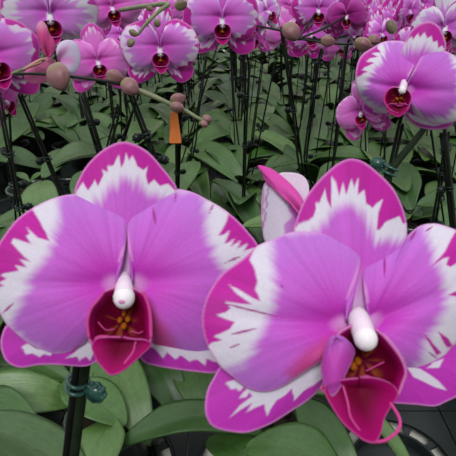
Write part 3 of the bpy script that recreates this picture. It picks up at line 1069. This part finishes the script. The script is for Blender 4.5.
leafy('leafy potted orchid below the left bloom, broad dark leaves fanning out round its stalk', (0, 1),
      [((62, 382), (123, 426), 0.050, 0.37, 0.375, -0.1), ((106, 350), (148, 434), 0.050, 0.385, 0.385, 0.2), ((132, 345), (184, 408), 0.055, 0.395, 0.40, 0.1),
       ((118, 444), (262, 418), 0.050, 0.385, 0.37, -0.2), ((60, 398), (-45, 388), 0.045, 0.385, 0.38, 0.1), ((70, 380), (-30, 350), 0.050, 0.39, 0.39, 0.0), ((112, 416), (84, 500), 0.048, 0.38, 0.375, 0.1)])
leafy('leafy potted orchid under the right bloom, long narrow leaves beside the open tray cups', (1, 1),
      [((352, 486), (246, 440), 0.062, 0.375, 0.355, 0.1), ((296, 392), (428, 474), 0.030, 0.37, 0.365, -0.5), ((294, 396), (362, 480), 0.034, 0.375, 0.375, 0.3),
       ((190, 350), (210, 420), 0.055, 0.40, 0.40, 0.2), ((280, 480), (205, 438), 0.045, 0.385, 0.385, 0.1)])
used[(2, 1)] = used[(3, 1)] = True          # empty tray cups
leafy('leafy potted orchid between the two large blooms, one long leaf pointing up to the left', (1, 3),
      [((262, 244), (212, 177), 0.052, 0.36, 0.33, 0.2), ((272, 226), (233, 183), 0.050, 0.385, 0.36, -0.2), ((250, 262), (320, 230), 0.055, 0.38, 0.36, 0.0)])
leafy('leafy potted orchid below the orange tag, one broad leaf reaching right', (0, 6),
      [((183, 153), (245, 174), 0.068, 0.37, 0.35, 0.3), ((185, 160), (160, 200), 0.06, 0.385, 0.37, 0.0), ((190, 150), (232, 128), 0.06, 0.38, 0.36, 0.2), ((175, 160), (140, 140), 0.06, 0.38, 0.35, 0.0), ((190, 166), (205, 205), 0.055, 0.395, 0.39, 0.2)])
leafy('short-leaved orchid in a grey pot standing free in the tray at far left', (-2, 5),
      [((30, 182), (12, 172), 0.02, 0.385, 0.37, 0.0), ((30, 182), (44, 172), 0.02, 0.385, 0.37, 0.0)])
leafy('leafy potted orchid at left, two pale broad leaves reaching left behind the stakes', (-2, 7),
      [((82, 152), (30, 128), 0.075, 0.38, 0.36, 0.3), ((84, 156), (40, 172), 0.065, 0.385, 0.38, -0.2), ((84, 150), (110, 120), 0.06, 0.38, 0.35, 0.0), ((80, 148), (52, 112), 0.06, 0.38, 0.35, 0.0)])
used[(-2, 4)] = used[(-3, 5)] = used[(-1, 5)] = used[(-2, 6)] = used[(-3, 4)] = True

# =================================================================== flowering plants of the second and third rows
STAKES = {}
TO_CAM = lambda p: (CAM - Vector(p)).normalized()


def near_plant(label, top_px, top_d, blooms=(), lean=(0, 0), buds=(), stem=None, second=None, clips=(0.5, 0.72), dark=True, leaves=5, seed=1, stem_mat='stalk', stem_r=1.0, r_stake=0.0024, rest_px=(), lo=0.10, hi=0.15):
    """stake top at a pixel and depth; the pot goes to the nearest free tray cell below it"""
    top = P(top_px[0], top_px[1], top_d)
    if blooms and not rest_px:
        top = P(top_px[0], top_px[1], max(top_d, min(q[2] for q in blooms) + 0.06))
    ij = nearest_cell(top.x + lean[0], top.y + lean[1])
    root, x, y = base_parts(label, *ij)
    rosette(root, x, y, leaves, seed * 13 + 5, lo, hi)
    r = random.Random(seed)
    dx, dy = max(-0.028, min(0.028, top.x + lean[0] - x)), max(-0.028, min(0.028, top.y + lean[1] - y))
    rest = [P(*q) for q in rest_px]
    ends = []
    for (px, py, d, half, st, var, yaw, tilt, roll) in blooms:
        p = P(px, py, d)
        n = TO_CAM(p)
        n = Quaternion((0, 0, 1), yaw) @ n
        n = Quaternion(n.cross(Vector((0, 0, 1))).normalized(), tilt) @ n
        put_flower(root, p, n, roll, half, st, var, True)
        ends.append(p - n * half * 0.10)
    if not rest and ends:
        e = ends[0]
        rest = [top.lerp(e, 0.5) + Vector((0, 0.02, 0.010)), e + Vector((0, 0.012, 0.004))]
    upright(root, x, y, top, dx, dy, r_stake * 0.55, r_stake * 0.72, clips, rest, dark, seed)
    STAKES[root.name] = (Vector((x + dx, y + dy, POTZ + 0.06)), top)
    last = rest[-1] if rest else top
    for e in ends:
        if (e - last).length > 0.004:
            mid = e.lerp(last, 0.5) + Vector((0, 0.012, -0.004))
            tube_part(root, 'pedicel', [last, mid, e], [0.0018, 0.0014, 0.0014], M['stalk'], 6, 6)
    if second:
        (ax_, ay_, ad), (bx, by, bd) = second
        a, b = P(ax_, ay_, ad), Vector((x - dx * 0.5 + 0.012, y + 0.015, POTZ + 0.06))
        tube_part(root, 'support_stake', [b, a], 0.0013, M['stake'], 8, 4)
        put_clip(root, b.lerp(a, 0.6), (a - b), r.uniform(0, 6), dark, 0.75)
    if stem:
        pts = [P(*q) for q in stem]
        tube_part(root, 'flower_stalk' if stem_mat != 'young_stalk' else 'flower_spike', pts, [v * stem_r for v in (0.0026, 0.0022, 0.0017, 0.0013)], M[stem_mat], 8, 8)
    for (px, py, d, size, ax, ay, gr) in buds:
        axis = RIGHT * ax + UP * ay - FWD * 0.25
        put_bud(root, P(px, py, d), axis, size, r.uniform(0, 6), gr)
    return root


near_plant('potted orchid at the far left with a white-flamed purple bloom cut by the photo edge', (14, 76), 0.52,
           [(-8, 58, 0.46, 0.046, 'standard', 1, 0.25, 0.0, 0.1), (2, 100, 0.50, 0.030, 'pink', 1, 0.9, -0.3, 0.5)], (0.035, 0.0), seed=1)
near_plant('potted orchid with the large lilac bloom in the upper left corner', (80, 95), 0.52,
           [(50, 15, 0.57, 0.054, 'pale', 2, -0.05, 0.0, 0.0)], (0.01, 0.02), seed=2, r_stake=0.0042, clips=(0.45, 0.75, 0.86))
rootB = near_plant('potted orchid with a half-opened pink bloom and a long bud stalk running right', (132, 92), 0.43,
           [], (0.0, 0.02), seed=3, clips=(0.6, 0.8, 0.88),
           rest_px=[(130, 88, 0.42), (110, 82, 0.41), (75, 77, 0.405), (40, 74, 0.405), (14, 74, 0.41)],
           stem=[(128, 87, 0.42), (150, 95, 0.42), (170, 104, 0.42), (186, 111, 0.42), (196, 117, 0.42), (204, 121, 0.42)], stem_mat='young_stalk',
           buds=[(59, 77, 0.395, 0.0225, 0.3, -0.9, False), (115, 77, 0.415, 0.0150, 0.9, -0.3, False), (130, 87, 0.41, 0.0165, 0.7, -0.6, False),
                 (178, 99, 0.415, 0.0125, 1.0, 0.2, False), (177, 107, 0.41, 0.0115, 0.9, -0.3, False), (207, 119, 0.42, 0.0085, 0.8, -0.3, False), (204, 124, 0.415, 0.0070, 0.9, -0.6, False)])
q = Plane(60, 50, 0.44, 0.1, 0.0)
RR = tuple(rootB.location)
fh = obj('flower', None, rootB); fh.empty_display_size = 0.01
side_petal('petal', (58, 62), [(56, 50), (60, 43), (68, 40), (76, 43), (80, 53), (80, 63), (75, 73), (66, 74), (59, 68)],
           lambda X, Y, V, T: 0.002 + 0.006 * np.sin(V * PI * 0.8), lambda X, Y, V, T: lerp(np.tile(lin(222, 150, 210), (len(V), 1)), lin(214, 200, 228), sstep(0.3, 0.8, V + (vnoise(T * 20, 3) - 0.5) * 0.4)), 60, 24)
side_petal('petal', (36, 66), [(44, 58), (50, 57), (55, 62), (58, 72), (50, 80), (38, 84), (28, 82), (24, 74), (32, 64)],
           lambda X, Y, V, T: -0.003 - 0.004 * V, lambda X, Y, V, T: np.tile(lin(206, 110, 160), (len(V), 1)), 60, 24)
side_petal('sepal', (48, 57), [(44, 54), (40, 44), (37, 34), (37, 26), (41, 21), (46, 25), (49, 33), (54, 41), (55, 50), (51, 57)],
           lambda X, Y, V, T: 0.006 + 0.006 * np.sin(V * PI), lambda X, Y, V, T: lerp(np.tile(lin(204, 70, 140), (len(V), 1)), lin(212, 140, 178), sstep(34, 24, Y)), 60, 24)
side_petal('sepal', (44, 60), [(50, 62), (46, 59), (40, 59), (30, 64), (22, 70), (30, 68), (40, 64)],
           lambda X, Y, V, T: 0.009 + 0.002 * np.sin(V * PI), lambda X, Y, V, T: np.tile(lin(190, 140, 130), (len(V), 1)), 40, 12)
tube_part(rootB, 'pedicel', [q.p(12, 74, -0.004), q.p(26, 68, 0.002), q.p(44, 60, 0.004)], 0.0015, M['young_stalk'], 8, 8)
near_plant('potted orchid with a plain pink bloom between two white-flamed ones at upper left', (118, 104), 0.55,
           [(98, 62, 0.56, 0.036, 'pink', 2, 0.05, 0.05, 0.05)], (-0.025, 0.02), seed=4)
rootT = near_plant('potted orchid whose purple bloom hangs over the orange tag, small buds above it', (182, 78), 0.56,
           [(160, 49, 0.56, 0.043, 'standard', 4, 0.0, 0.0, 0.0)], (0.0, 0.03), seed=5, r_stake=0.0036, clips=(0.5, 0.68, 0.8),
           stem=[(120, 10, 0.60), (146, 6, 0.52), (168, 4, 0.5), (158, 12, 0.49), (146, 24, 0.48), (139, 33, 0.48), (134, 36, 0.48)], stem_mat='young_stalk',
           buds=[(181, 5, 0.50, 0.0125, 0.8, 0.2, True), (157, 23, 0.48, 0.0085, 0.2, -0.9, True), (133, 33, 0.475, 0.008, -0.6, 0.3, True), (131, 43, 0.475, 0.009, -0.4, -0.7, True), (149, 8, 0.49, 0.0075, -0.6, 0.4, True)])
near_plant('potted orchid with the open purple bloom in the middle of the top row', (246, 62), 0.66,
           [(222, 20, 0.60, 0.046, 'standard', 2, 0.05, 0.0, 0.0)], (0.0, 0.02), seed=6, clips=(0.6, 0.85))
near_plant('potted orchid holding one brownish bud and a sideways pink bloom near the top centre', (284, 34), 0.64,
           [(266, 12, 0.66, 0.032, 'pale', 1, 0.9, 0.3, 0.3)], (0.0, 0.05), seed=7, rest_px=[(282, 31, 0.63), (262, 27, 0.64), (256, 26, 0.65)],
           buds=[(291, 32, 0.60, 0.0245, 0.5, -0.7, False)], clips=(0.7,))
near_plant('potted orchid bearing the dark magenta bloom, a bud stalk under it at upper right', (345, 46), 0.62,
           [(347, 16, 0.66, 0.028, 'deep', 1, -0.2, -0.1, 0.2), (318, 10, 0.68, 0.036, 'standard', 3, 0.2, 0.0, 0.0), (352, 36, 0.70, 0.022, 'pale', 4, 0.5, -0.4, 1.2)], (-0.03, 0.02), seed=8,
           rest_px=[(352, 44, 0.60), (340, 44, 0.6), (320, 42, 0.6), (298, 39, 0.61)],
           buds=[(328, 41, 0.59, 0.016, 0.9, -0.2, False), (363, 44, 0.57, 0.0190, 0.8, -0.4, False), (374, 40, 0.58, 0.014, 0.8, -0.3, False), (391, 27, 0.60, 0.016, -0.4, 0.7, True)])
rootS = near_plant('potted orchid with the big purple bloom at right, a teal clip on its slanting stalk', (403, 124), 0.52,
           [(362, 112, 0.51, 0.029, 'pink', 4, -0.45, -0.1, 0.45)], (-0.02, -0.01), seed=9, r_stake=0.0030, dark=False, clips=(),
           stem=[(384, 186, 0.50), (394, 166, 0.49), (420, 134, 0.50), (432, 114, 0.515), (420, 95, 0.50)], stem_r=1.8, stem_mat='green_stalk', rest_px=[(405, 112, 0.50), (404, 96, 0.485)])
put_clip(rootS, P(390, 170, 0.493), P(398, 160, 0.49) - P(384, 186, 0.50), 2.6, False, 1.15)
pl = Plane(404, 88, 0.47, math.radians(4), 0.05)
RS = tuple(rootS.location)
fs = obj('flower', None, rootS); fs.empty_display_size = 0.01
kw = dict(na=170, nr=56)
hero_petal(pl, 'sepal', (406, 92), [(400, 88), (399, 62), (402, 48), (407, 38), (412, 30), (420, 24), (429, 21.5), (437, 25), (443, 34), (446, 47), (440, 62), (420, 80), (412, 90)], fs, RS,
           kind='dorsal', mags=[[(395, 44), (406, 42), (412, 36), (413, 40), (418, 34), (420, 38), (424, 33), (427, 38), (431, 36), (433, 42), (437, 41), (438, 48), (442, 46), (448, 54), (455, 40), (440, 12), (415, 14), (400, 30)]],
           body=[(398, 54), (410, 47), (424, 45), (436, 52), (444, 62), (420, 100), (396, 100)], zf=petal_z(-0.002, 0.0, 0.010, 0.008, 0, 0.003, 3.5), axis=(429, 22), seed=12.0, **kw)
hero_petal(pl, 'sepal', (401, 94), [(396, 96), (376, 96), (364, 103), (363, 110), (370, 115), (384, 117), (396, 110), (403, 100)], fs, RS, kind='sepal',
           zf=petal_z(-0.010, 0.0, 0.008, 0.006, 0, 0.003, 4.5), axis=(364, 112), seed=13.0, whites=[[(372, 106), (384, 108), (382, 113), (374, 112)]], **kw)
hero_petal(pl, 'sepal', (408, 95), [(403, 100), (404, 114), (411, 122), (419, 127), (432, 129.5), (447, 128), (454, 121), (450, 108), (430, 97), (412, 92)], fs, RS, kind='sepal',
           zf=petal_z(-0.010, 0.0, 0.008, 0.006, 0, 0.003, 5.5), axis=(450, 124), seed=14.0, whites=[[(406, 112), (416, 116), (430, 122), (444, 123), (436, 126), (426, 125), (414, 121)]], **kw)
hero_petal(pl, 'petal', (402, 89), [(405, 82), (413, 68), (419, 56), (416, 48), (407, 43), (397, 41), (384, 42), (374, 47), (362, 55), (357, 65), (355.5, 77), (357, 90), (362, 100), (371, 108), (382, 113), (390, 112), (396, 102)], fs, RS,
           mags=[[(352, 79), (357, 77), (367, 72), (361, 70), (366, 67), (374, 63), (366, 62), (369, 59), (379, 57), (372, 54), (381, 52), (377, 49), (380, 40), (350, 40)]],
           body=[(384, 38), (386, 50), (380, 62), (372, 74), (366, 84), (362, 96), (372, 106), (395, 112), (420, 90), (425, 45)], axis=(358, 80), seed=12.5, zf=petal_z(0.0, 0.010, 0.008, 0.016, 0.004, 0.005, 6.5), soft=0.7, **kw)
hero_petal(pl, 'petal', (406, 89), [(408, 82), (414, 70), (421, 57), (424, 53), (432, 50.5), (444, 51), (456, 57), (467, 68), (473, 86), (470, 106), (461, 118), (449, 123), (437, 124), (426, 121), (415, 114), (409, 101)], fs, RS,
           mags=[[(475, 60), (462, 70), (466, 76), (460, 82), (468, 88), (464, 98), (480, 100)]], body=[(420, 40), (446, 46), (456, 66), (460, 86), (458, 106), (446, 119), (425, 119), (400, 100), (404, 60)], axis=(470, 92), seed=12.8, zf=petal_z(0.0, 0.010, 0.008, 0.016, 0.004, 0.005, 7.5), soft=0.7, **kw)
hero_lip(pl, fs, RS, (398, 98), [(401, 88), (392, 87), (386, 93), (384, 101), (389, 109), (399, 113), (408, 108), (412, 98), (409, 91), (403, 88)],
         (398, 107), [(397, 104), (389, 104), (386, 109), (391, 114), (398, 117), (405, 113), (410, 107), (405, 104), (399, 104)],
         [(397, 99, 0.0105, 0.0030), (401, 98, 0.0105, 0.0028)],
         [([(401, 88, 0.012), (391, 88, 0.0165), (385, 95, 0.0165), (384.5, 102, 0.0165), (389, 109, 0.0165)], 0.0009), ([(393, 104, 0.0165), (400, 106, 0.017), (406, 103, 0.0165)], 0.0007)], cupdepth=0.008, midz=0.014, z0=0.0085)
hero_column(pl, fs, RS, [(404, 82, 0.002), (403.5, 86, 0.008), (402.5, 89.5, 0.014)], [0.003, 0.0036, 0.0036], (402.3, 90, 0.014), 0.0038)
near_plant('potted orchid on the tilted stake by the right photo edge, thin clips halfway up', (441, 133), 0.50, [(446, 28, 0.66, 0.046, 'pale', 5, -0.3, 0.0, 0.3)], (-0.035, 0.0), seed=10,
           rest_px=[(443, 112, 0.58), (447, 60, 0.67)], second=((455, 124, 0.50), (448, 220, 0.5)), clips=(0.6, 0.78, 0.93), r_stake=0.0032)
near_plant('leafy potted orchid behind the tilted stake at right, two bare thin stakes in it', (449, 132), 0.54, [], (-0.03, 0.0), seed=21, second=((431, 130, 0.56), (420, 220, 0.5)), clips=(0.5, 0.8), r_stake=0.0026)
near_plant('potted orchid with a paired stake right of centre, no bloom of its own', (317, 62), 0.78, [], (-0.02, 0.02), seed=11, second=((341, 60, 0.78), (325, 165, 0.8)), clips=(0.4, 0.6, 0.8))
near_plant('potted orchid with two crossing stakes left of centre behind the orange tag', (206, 52), 0.85, [], (-0.01, 0.02), seed=12, second=((216, 50, 0.8), (206, 165, 0.8)), clips=(0.4, 0.6, 0.8))
near_plant('potted orchid at the left edge among crowded dark stakes', (-4, 92), 0.47, [], (0.035, 0.03), seed=14, second=((6, 60, 0.5), (0, 165, 0.5)), clips=(0.45, 0.6, 0.8))
near_plant('potted orchid on a dark stake just above the top petal of the left bloom', (142, 84), 0.60, [(112, 8, 0.66, 0.040, 'pink', 3, 0.1, 0.1, 0.1)], (0.03, 0.0), seed=15, clips=(0.5, 0.7))
near_plant('potted orchid with bare thin stakes in the gap between the two large blooms', (262, 60), 0.72, [], (-0.02, 0.0), seed=16, second=((275, 62, 0.7), (250, 160, 0.7)), clips=(0.5,), r_stake=0.0018)

# orange tag hanging on the thick dark stake
mb = MB()
lo_, hi_ = STAKES[rootT.name]
best = min((lo_.lerp(hi_, k / 200) for k in range(201)), key=lambda q_: abs(228 - FPX * (q_ - CAM).dot(UP) / (q_ - CAM).dot(FWD) - 114))
dz = (best - CAM).dot(FWD)
ts = dz / 0.515
o_ = P(175, 127, dz) + Vector((0, -0.004, 0))
prof = [(-0.0036, 0.0165), (0.0036, 0.0165), (0.0050, 0.0), (0.0064, -0.0150), (0.0058, -0.0165), (-0.0058, -0.0165), (-0.0064, -0.0150), (-0.0050, 0.0)]
prof = [(a * ts, b * ts) for a, b in prof]
v = [o_ + Vector((a, 0.0006 * s, b)) for s in (-1, 1) for a, b in prof]
n_ = len(prof)
f = [tuple(range(n_)), tuple(range(2 * n_ - 1, n_ - 1, -1))] + [(k, k + n_, (k + 1) % n_ + n_, (k + 1) % n_) for k in range(n_)]
mb.add(v, f)
mb.tube([o_ + Vector((0.001, 0, 0.016 * ts)), o_.lerp(best, 0.5) + Vector((0, -0.003, 0.014)), best + Vector((0.003, 0.002, 0.004)), best + Vector((0.003, 0.004, 0.0))], 0.0006, 6, 6)
tag = mb.build('plant_tag', M['tag'], None, off=tuple(o_), smooth=False)
tag.location = o_
tag['label'] = 'small orange plastic tag hanging on a dark stake below the small buds'
tag['category'] = 'tag'

# =================================================================== the crowd of plants behind
PROTO = []


def proto(seed, fine_leaves, blooms):
    r = random.Random(seed)
    root = thing('potted_orchid', 'x', 'orchid', (0, 0, 0))
    objs = [obj('pot', POT, root), obj('bark_mix', BARK, root)]
    n = 6
    a0 = r.uniform(0, 2 * PI)
    mats = []
    for k in range(n):
        a = a0 + k * (PI + 0.4) + r.uniform(-0.3, 0.3)
        L = r.uniform(0.11, 0.155)
        d = Vector((math.cos(a), math.sin(a), 0))
        b = Vector((0, 0, 0.084 + 0.004 * k)) + d * 0.004
        mats.append((r.randrange(7), leaf_matrix(b, b + d * L + Vector((0, 0, r.uniform(0.0, 0.07))), L * r.uniform(0.42, 0.52), r.uniform(-0.35, 0.35))))
    if fine_leaves:
        for vi, mt in mats:
            o = obj('leaf', LEAVES[vi], root); o.matrix_local = mt
            solid(o, 0.012, -1)
    else:
        V, F, U, off = [], [], [], 0
        for vi, mt in mats:
            me = LEAVES[vi]
            V += [mt @ q.co for q in me.vertices]
            F += [tuple(i + off for i in p.vertices) for p in me.polygons]
            uvv = [None] * len(me.vertices)
            for lp, uvd in zip(me.loops, me.uv_layers[0].data):
                uvv[lp.vertex_index] = tuple(uvd.uv)
            U += uvv
            off += len(me.vertices)
        obj('foliage', mesh('foliage', V, F, M['leaf'], True, None, U), root)
    H = 0.40 + r.uniform(-0.02, 0.02)
    top = Vector((r.uniform(-0.03, 0.03), r.uniform(-0.03, 0.02), H - 0.05))
    b = Vector((r.uniform(-0.015, 0.015), 0.01, 0.06))
    tube_part(root, 'support_stake', [b, top], 0.0015, M['stake'], 6, 3)
    if r.random() < 0.7:
        tube_part(root, 'support_stake', [b + Vector((0.02, -0.01, 0)), top + Vector((r.uniform(0.02, 0.05), 0.01, -0.03))], 0.0014, M['stake'], 6, 3)
    ax = (top - b).normalized()
    for t in (0.5, 0.72, 0.92):
        put_clip(root, b.lerp(top, t), ax, r.uniform(0, 6.28), True, 0.75)
    sgn = r.choice((-1, 1))
    arch = [top + Vector((0.003, 0, 0)), top + Vector((sgn * 0.03, -0.03, 0.045)), top + Vector((sgn * 0.09, -0.06, 0.050)), top + Vector((sgn * 0.15, -0.08, 0.01))]
    tube_part(root, 'flower_stalk', [Vector((0, 0, 0.085)), b.lerp(top, 0.5) + Vector((0.004, 0, 0))] + arch, [0.0022, 0.002, 0.0018, 0.0014], M['stalk'], 6, 5)
    if blooms:
        c = catmull(arch, 10)
        for k in range(blooms):
            q = c[min(len(c) - 1, int(6 + k * (len(c) - 8) / max(1, blooms - 1)))]
            p = q + Vector((r.uniform(-0.03, 0.03), -0.012 - r.uniform(0, 0.015), r.uniform(-0.035, 0.010)))
            nn = Vector((r.uniform(-0.5, 0.5), -1, r.uniform(-0.25, 0.15)))
            st = r.choice(('standard', 'standard', 'pale', 'pink', 'deep', 'pink'))
            put_flower(root, p, nn, r.uniform(-0.3, 0.3), r.uniform(0.036, 0.046), st, r.randrange(5), False)
            tube_part(root, 'pedicel', [q, p - nn.normalized() * 0.004], 0.0013, M['stalk'], 5, 3)
        for k in range(2):
            q = c[-1 - k * 2]
            put_bud(root, q + Vector((sgn * 0.008, -0.004, -0.006)), (sgn, -0.2, -0.4), 0.012 + 0.004 * k, r.uniform(0, 6), k == 0)
    return root


def copy_tree(o, parent=None):
    c = o.copy()
    COL.objects.link(c)
    if parent is not None:
        c.parent = parent
    for ch in list(o.children):
        copy_tree(ch, c)
    return c


def drop_tree(o):
    for ch in list(o.children):
        drop_tree(ch)
    bpy.data.objects.remove(o)


def leafy_proto(seed):
    r = random.Random(seed)
    root = thing('potted_orchid', 'x', 'orchid', (0, 0, 0))
    obj('pot', POT, root); obj('bark_mix', BARK, root)
    a0 = r.uniform(0, 2 * PI)
    for k in range(6):
        a = a0 + k * (PI + 0.4) + r.uniform(-0.3, 0.3)
        L = r.uniform(0.11, 0.16)
        d = Vector((math.cos(a), math.sin(a), 0))
        b = Vector((0, 0, 0.084 + 0.004 * k)) + d * 0.004
        o = obj('leaf', LEAVES[r.randrange(7)], root)
        o.matrix_local = leaf_matrix(b, b + d * L + Vector((0, 0, r.uniform(0.0, 0.07))), L * r.uniform(0.42, 0.52), r.uniform(-0.35, 0.35))
        solid(o, 0.012, -1)
    return root


LEAFY = [leafy_proto(40 + k) for k in range(5)]
MIDP = [proto(60 + k, True, 4) for k in range(6)]
FARP = [proto(80 + k, False, 5) for k in range(7)]
rr = random.Random(5)
L_LEAFY = 'leafy potted orchid without a bloom, low among the pots between the stakes'
L_MID = 'potted orchid in the crowded rows behind, dark stake and purple blooms at the top'
L_FAR = 'potted orchid far back where small purple blooms close the top of the view'
for j in range(0, 23):
    cy = Y0 + j * CELL
    for i in range(-14, 16):
        cx = X0 + i * CELL
        if (i, j) in used:
            continue
        half = 0.466 * (cy * 0.891 + 0.36 * 0.454) + 0.16
        if abs(cx) > half + (0.05 if j < 3 else 0.0):
            continue
        if j < 1:
            continue
        if cy < 0.95:
            src, lab, grp = LEAFY, L_LEAFY, 'leafy orchids without blooms'
        elif cy < 1.6:
            src, lab, grp = MIDP, L_MID, 'orchids in the crowded rows behind'
        else:
            src, lab, grp = FARP, L_FAR, 'orchids far back'
            if rr.random() < 0.15:
                continue
        o = copy_tree(src[rr.randrange(len(src))])
        o['label'] = lab
        o['group'] = grp
        o.location = (cx + rr.uniform(-0.004, 0.004), cy + rr.uniform(-0.004, 0.004), POTZ)
        o.rotation_euler = (0, 0, rr.uniform(-0.45, 0.45) if src is not LEAFY else rr.uniform(0, 6.28))
for p in LEAFY + MIDP + FARP:
    drop_tree(p)


# =================================================================== trays, bench, floor
def tray_mesh(ni, nj):
    mb = MB()
    n = 32
    z = TRAYZ - BENCH
    for a in range(ni):
        for b in range(nj):
            cx, cy = (a - (ni - 1) / 2) * CELL, (b - (nj - 1) / 2) * CELL
            h = CELL / 2 - 0.0008

            def ring(r, zz):
                return [(cx + r * math.cos(2 * PI * k / n), cy + r * math.sin(2 * PI * k / n), zz) for k in range(n)]
            sq = []
            for k in range(n):
                t = 2 * PI * k / n
                c, s = math.cos(t), math.sin(t)
                m_ = max(abs(c), abs(s))
                sq.append((cx + h * c / m_, cy + h * s / m_, z))
            rings = [sq, ring(0.064, z), ring(0.062, z + 0.003), ring(0.060, z + 0.003), ring(0.0595, z)]
            v = [p for r_ in rings for p in r_]
            f = []
            for q in range(len(rings) - 1):
                for k in range(n):
                    i0, i1 = q * n + k, q * n + (k + 1) % n
                    f.append((i0, i1, i1 + n, i0 + n))
            mb.add(v, f)
            # spokes from the rim to the cup that holds the pot
            for k in range(12):
                t0 = 2 * PI * k / 12
                for w in (0.0022,):
                    dx, dy = math.cos(t0), math.sin(t0)
                    nx, ny = -dy, dx
                    pts = []
                    for rr_, ww in ((0.0597, 0.0042), (0.0470, 0.0028)):
                        for sg in (-1, 1):
                            for zz in (z, z - 0.004):
                                pts.append((cx + dx * rr_ + nx * ww * sg, cy + dy * rr_ + ny * ww * sg, zz))
                    mb.add(pts, [(0, 2, 6, 4), (1, 5, 7, 3), (0, 4, 5, 1), (2, 3, 7, 6), (0, 1, 3, 2), (4, 6, 7, 5)])
            rings = [ring(0.0480, z), ring(0.0455, z), ring(0.0445, z - 0.004), ring(0.0440, 0.003), ring(0.0060, 0.003), ring(0.0060, 0.001), ring(0.0470, 0.001), ring(0.0480, z)]
            v = [p for r_ in rings for p in r_]
            f = []
            for q in range(len(rings) - 1):
                for k in range(n):
                    i0, i1 = q * n + k, q * n + (k + 1) % n
                    f.append((i0, i1, i1 + n, i0 + n))
            mb.add(v, f)
            # foot ribs along the cell border
            mb.box((cx, cy - h + 0.001, z / 2), CELL - 0.004, 0.0015, z - 0.0015)
            mb.box((cx - h + 0.001, cy, z / 2), 0.0015, CELL - 0.004, z - 0.0015)
    return mb.mesh('plant_tray', M['tray'], None, False)


TN, TM = 3, 4
TRAY = tray_mesh(TN, TM)
for tj in range(-1, 6):
    for ti in range(-5, 5):
        cx = X0 + (ti * TN + 1 + 0.0) * CELL
        cy = Y0 + (tj * TM + 1.5) * CELL
        if abs(cx) - TN * CELL / 2 > 0.466 * ((cy + 0.3) * 0.891 + 0.21) + 0.05:
            continue
        o = obj('plant_tray', TRAY)
        o.location = (cx, cy, BENCH)
        o['label'] = 'black plastic pot tray with round spoked cups under the orchid pots'
        o['category'] = 'tray'
        o['group'] = 'black pot trays on the bench'

bench = thing('growing_bench', 'pale growing bench showing through the slots of the black trays', 'bench', (0, 1.6, 0))
mb = MB(); mb.box((0, 1.6, BENCH - 0.02), 4.6, 4.6, 0.04)
mb.build('bench_top', M['bench'], bench, smooth=False)
for sx in (-2.2, 0, 2.2):
    for sy in (-0.6, 1.6, 3.8):
        mb = MB(); mb.box((sx, sy, (BENCH - 0.04) / 2), 0.05, 0.05, BENCH - 0.04)
        mb.build('leg', M['steel'], bench, smooth=False)
mb = MB(); mb.box((0, 1.6, -0.05), 9, 9, 0.1)
fl_ = mb.build('floor', M['floor'], None, off=(0, 0, 0), smooth=False)
fl_['kind'] = 'structure'
for sx, sy in ((-4.2, -2.6), (4.2, -2.6), (-4.2, 5.8), (4.2, 5.8)):     # posts of the greenhouse, beyond the frame
    mb = MB(); mb.box((sx, sy, 1.8), 0.08, 0.08, 3.6)
    pp = mb.build('pillar', M['steel'], None, off=(0, 0, 0), smooth=False)
    pp['kind'] = 'structure'

# =================================================================== light: an overcast sky through the greenhouse roof
w = bpy.data.worlds.new('World')
bpy.context.scene.world = w
w.use_nodes = True
nt = w.node_tree
nt.nodes.clear()
out = nt.nodes.new('ShaderNodeOutputWorld')
bg = nt.nodes.new('ShaderNodeBackground')
nt.links.new(bg.outputs[0], out.inputs[0])
tc = nt.nodes.new('ShaderNodeTexCoord')
sp = nt.nodes.new('ShaderNodeSeparateXYZ')
nt.links.new(tc.outputs['Generated'], sp.inputs[0])
mr = nt.nodes.new('ShaderNodeMapRange')
mr.inputs['From Min'].default_value = -1
mr.inputs['From Max'].default_value = 1
nt.links.new(sp.outputs['Z'], mr.inputs['Value'])
cr = ramp(nt, mr.outputs[0], [(0.0, (0.02, 0.025, 0.02)), (0.49, (0.05, 0.06, 0.05)), (0.54, (0.30, 0.32, 0.32)), (0.66, (0.80, 0.84, 0.84)), (1.0, (1.15, 1.2, 1.2))])

dy = nt.nodes.new('ShaderNodeMapRange')          # sky shaped by direction: dimmed behind the camera, brightened ahead for leaf sheen
dy.interpolation_type = 'SMOOTHSTEP'
dy.inputs['From Min'].default_value = -0.8
dy.inputs['From Max'].default_value = 0.75
dy.inputs['To Min'].default_value = 0.42
dy.inputs['To Max'].default_value = 1.9
nt.links.new(sp.outputs['Y'], dy.inputs['Value'])
sc_ = nt.nodes.new('ShaderNodeVectorMath'); sc_.operation = 'SCALE'
nt.links.new(cr, sc_.inputs[0]); nt.links.new(dy.outputs[0], sc_.inputs['Scale'])
nt.links.new(sc_.outputs[0], bg.inputs['Color'])
bg.inputs['Strength'].default_value = 0.72
sun = bpy.data.lights.new('soft_sun', 'SUN')
sun.energy = 2.3
sun.angle = math.radians(22)
so = bpy.data.objects.new('soft_sun', sun)
COL.objects.link(so)
so.rotation_euler = (math.radians(36), math.radians(-8), 0)

# =================================================================== camera
cam = bpy.data.cameras.new('camera')
cam.sensor_width = 36.0
cam.sensor_fit = 'HORIZONTAL'
cam.lens = 36.0 * FPX / 456.0
cam.clip_start = 0.01
cam.clip_end = 50
cam.dof.use_dof = True
cam.dof.focus_distance = 0.62
cam.dof.aperture_fstop = 34
co_ = bpy.data.objects.new('camera', cam)
COL.objects.link(co_)
co_.location = CAM
co_.rotation_euler = (PI / 2 - PITCH, 0, 0)
sc = bpy.context.scene
sc.camera = co_
sc.view_settings.view_transform = 'Standard'
sc.view_settings.look = 'None'
sc.view_settings.exposure = 0.0
sc.view_settings.gamma = 1.0
sc.view_settings.use_curve_mapping = False
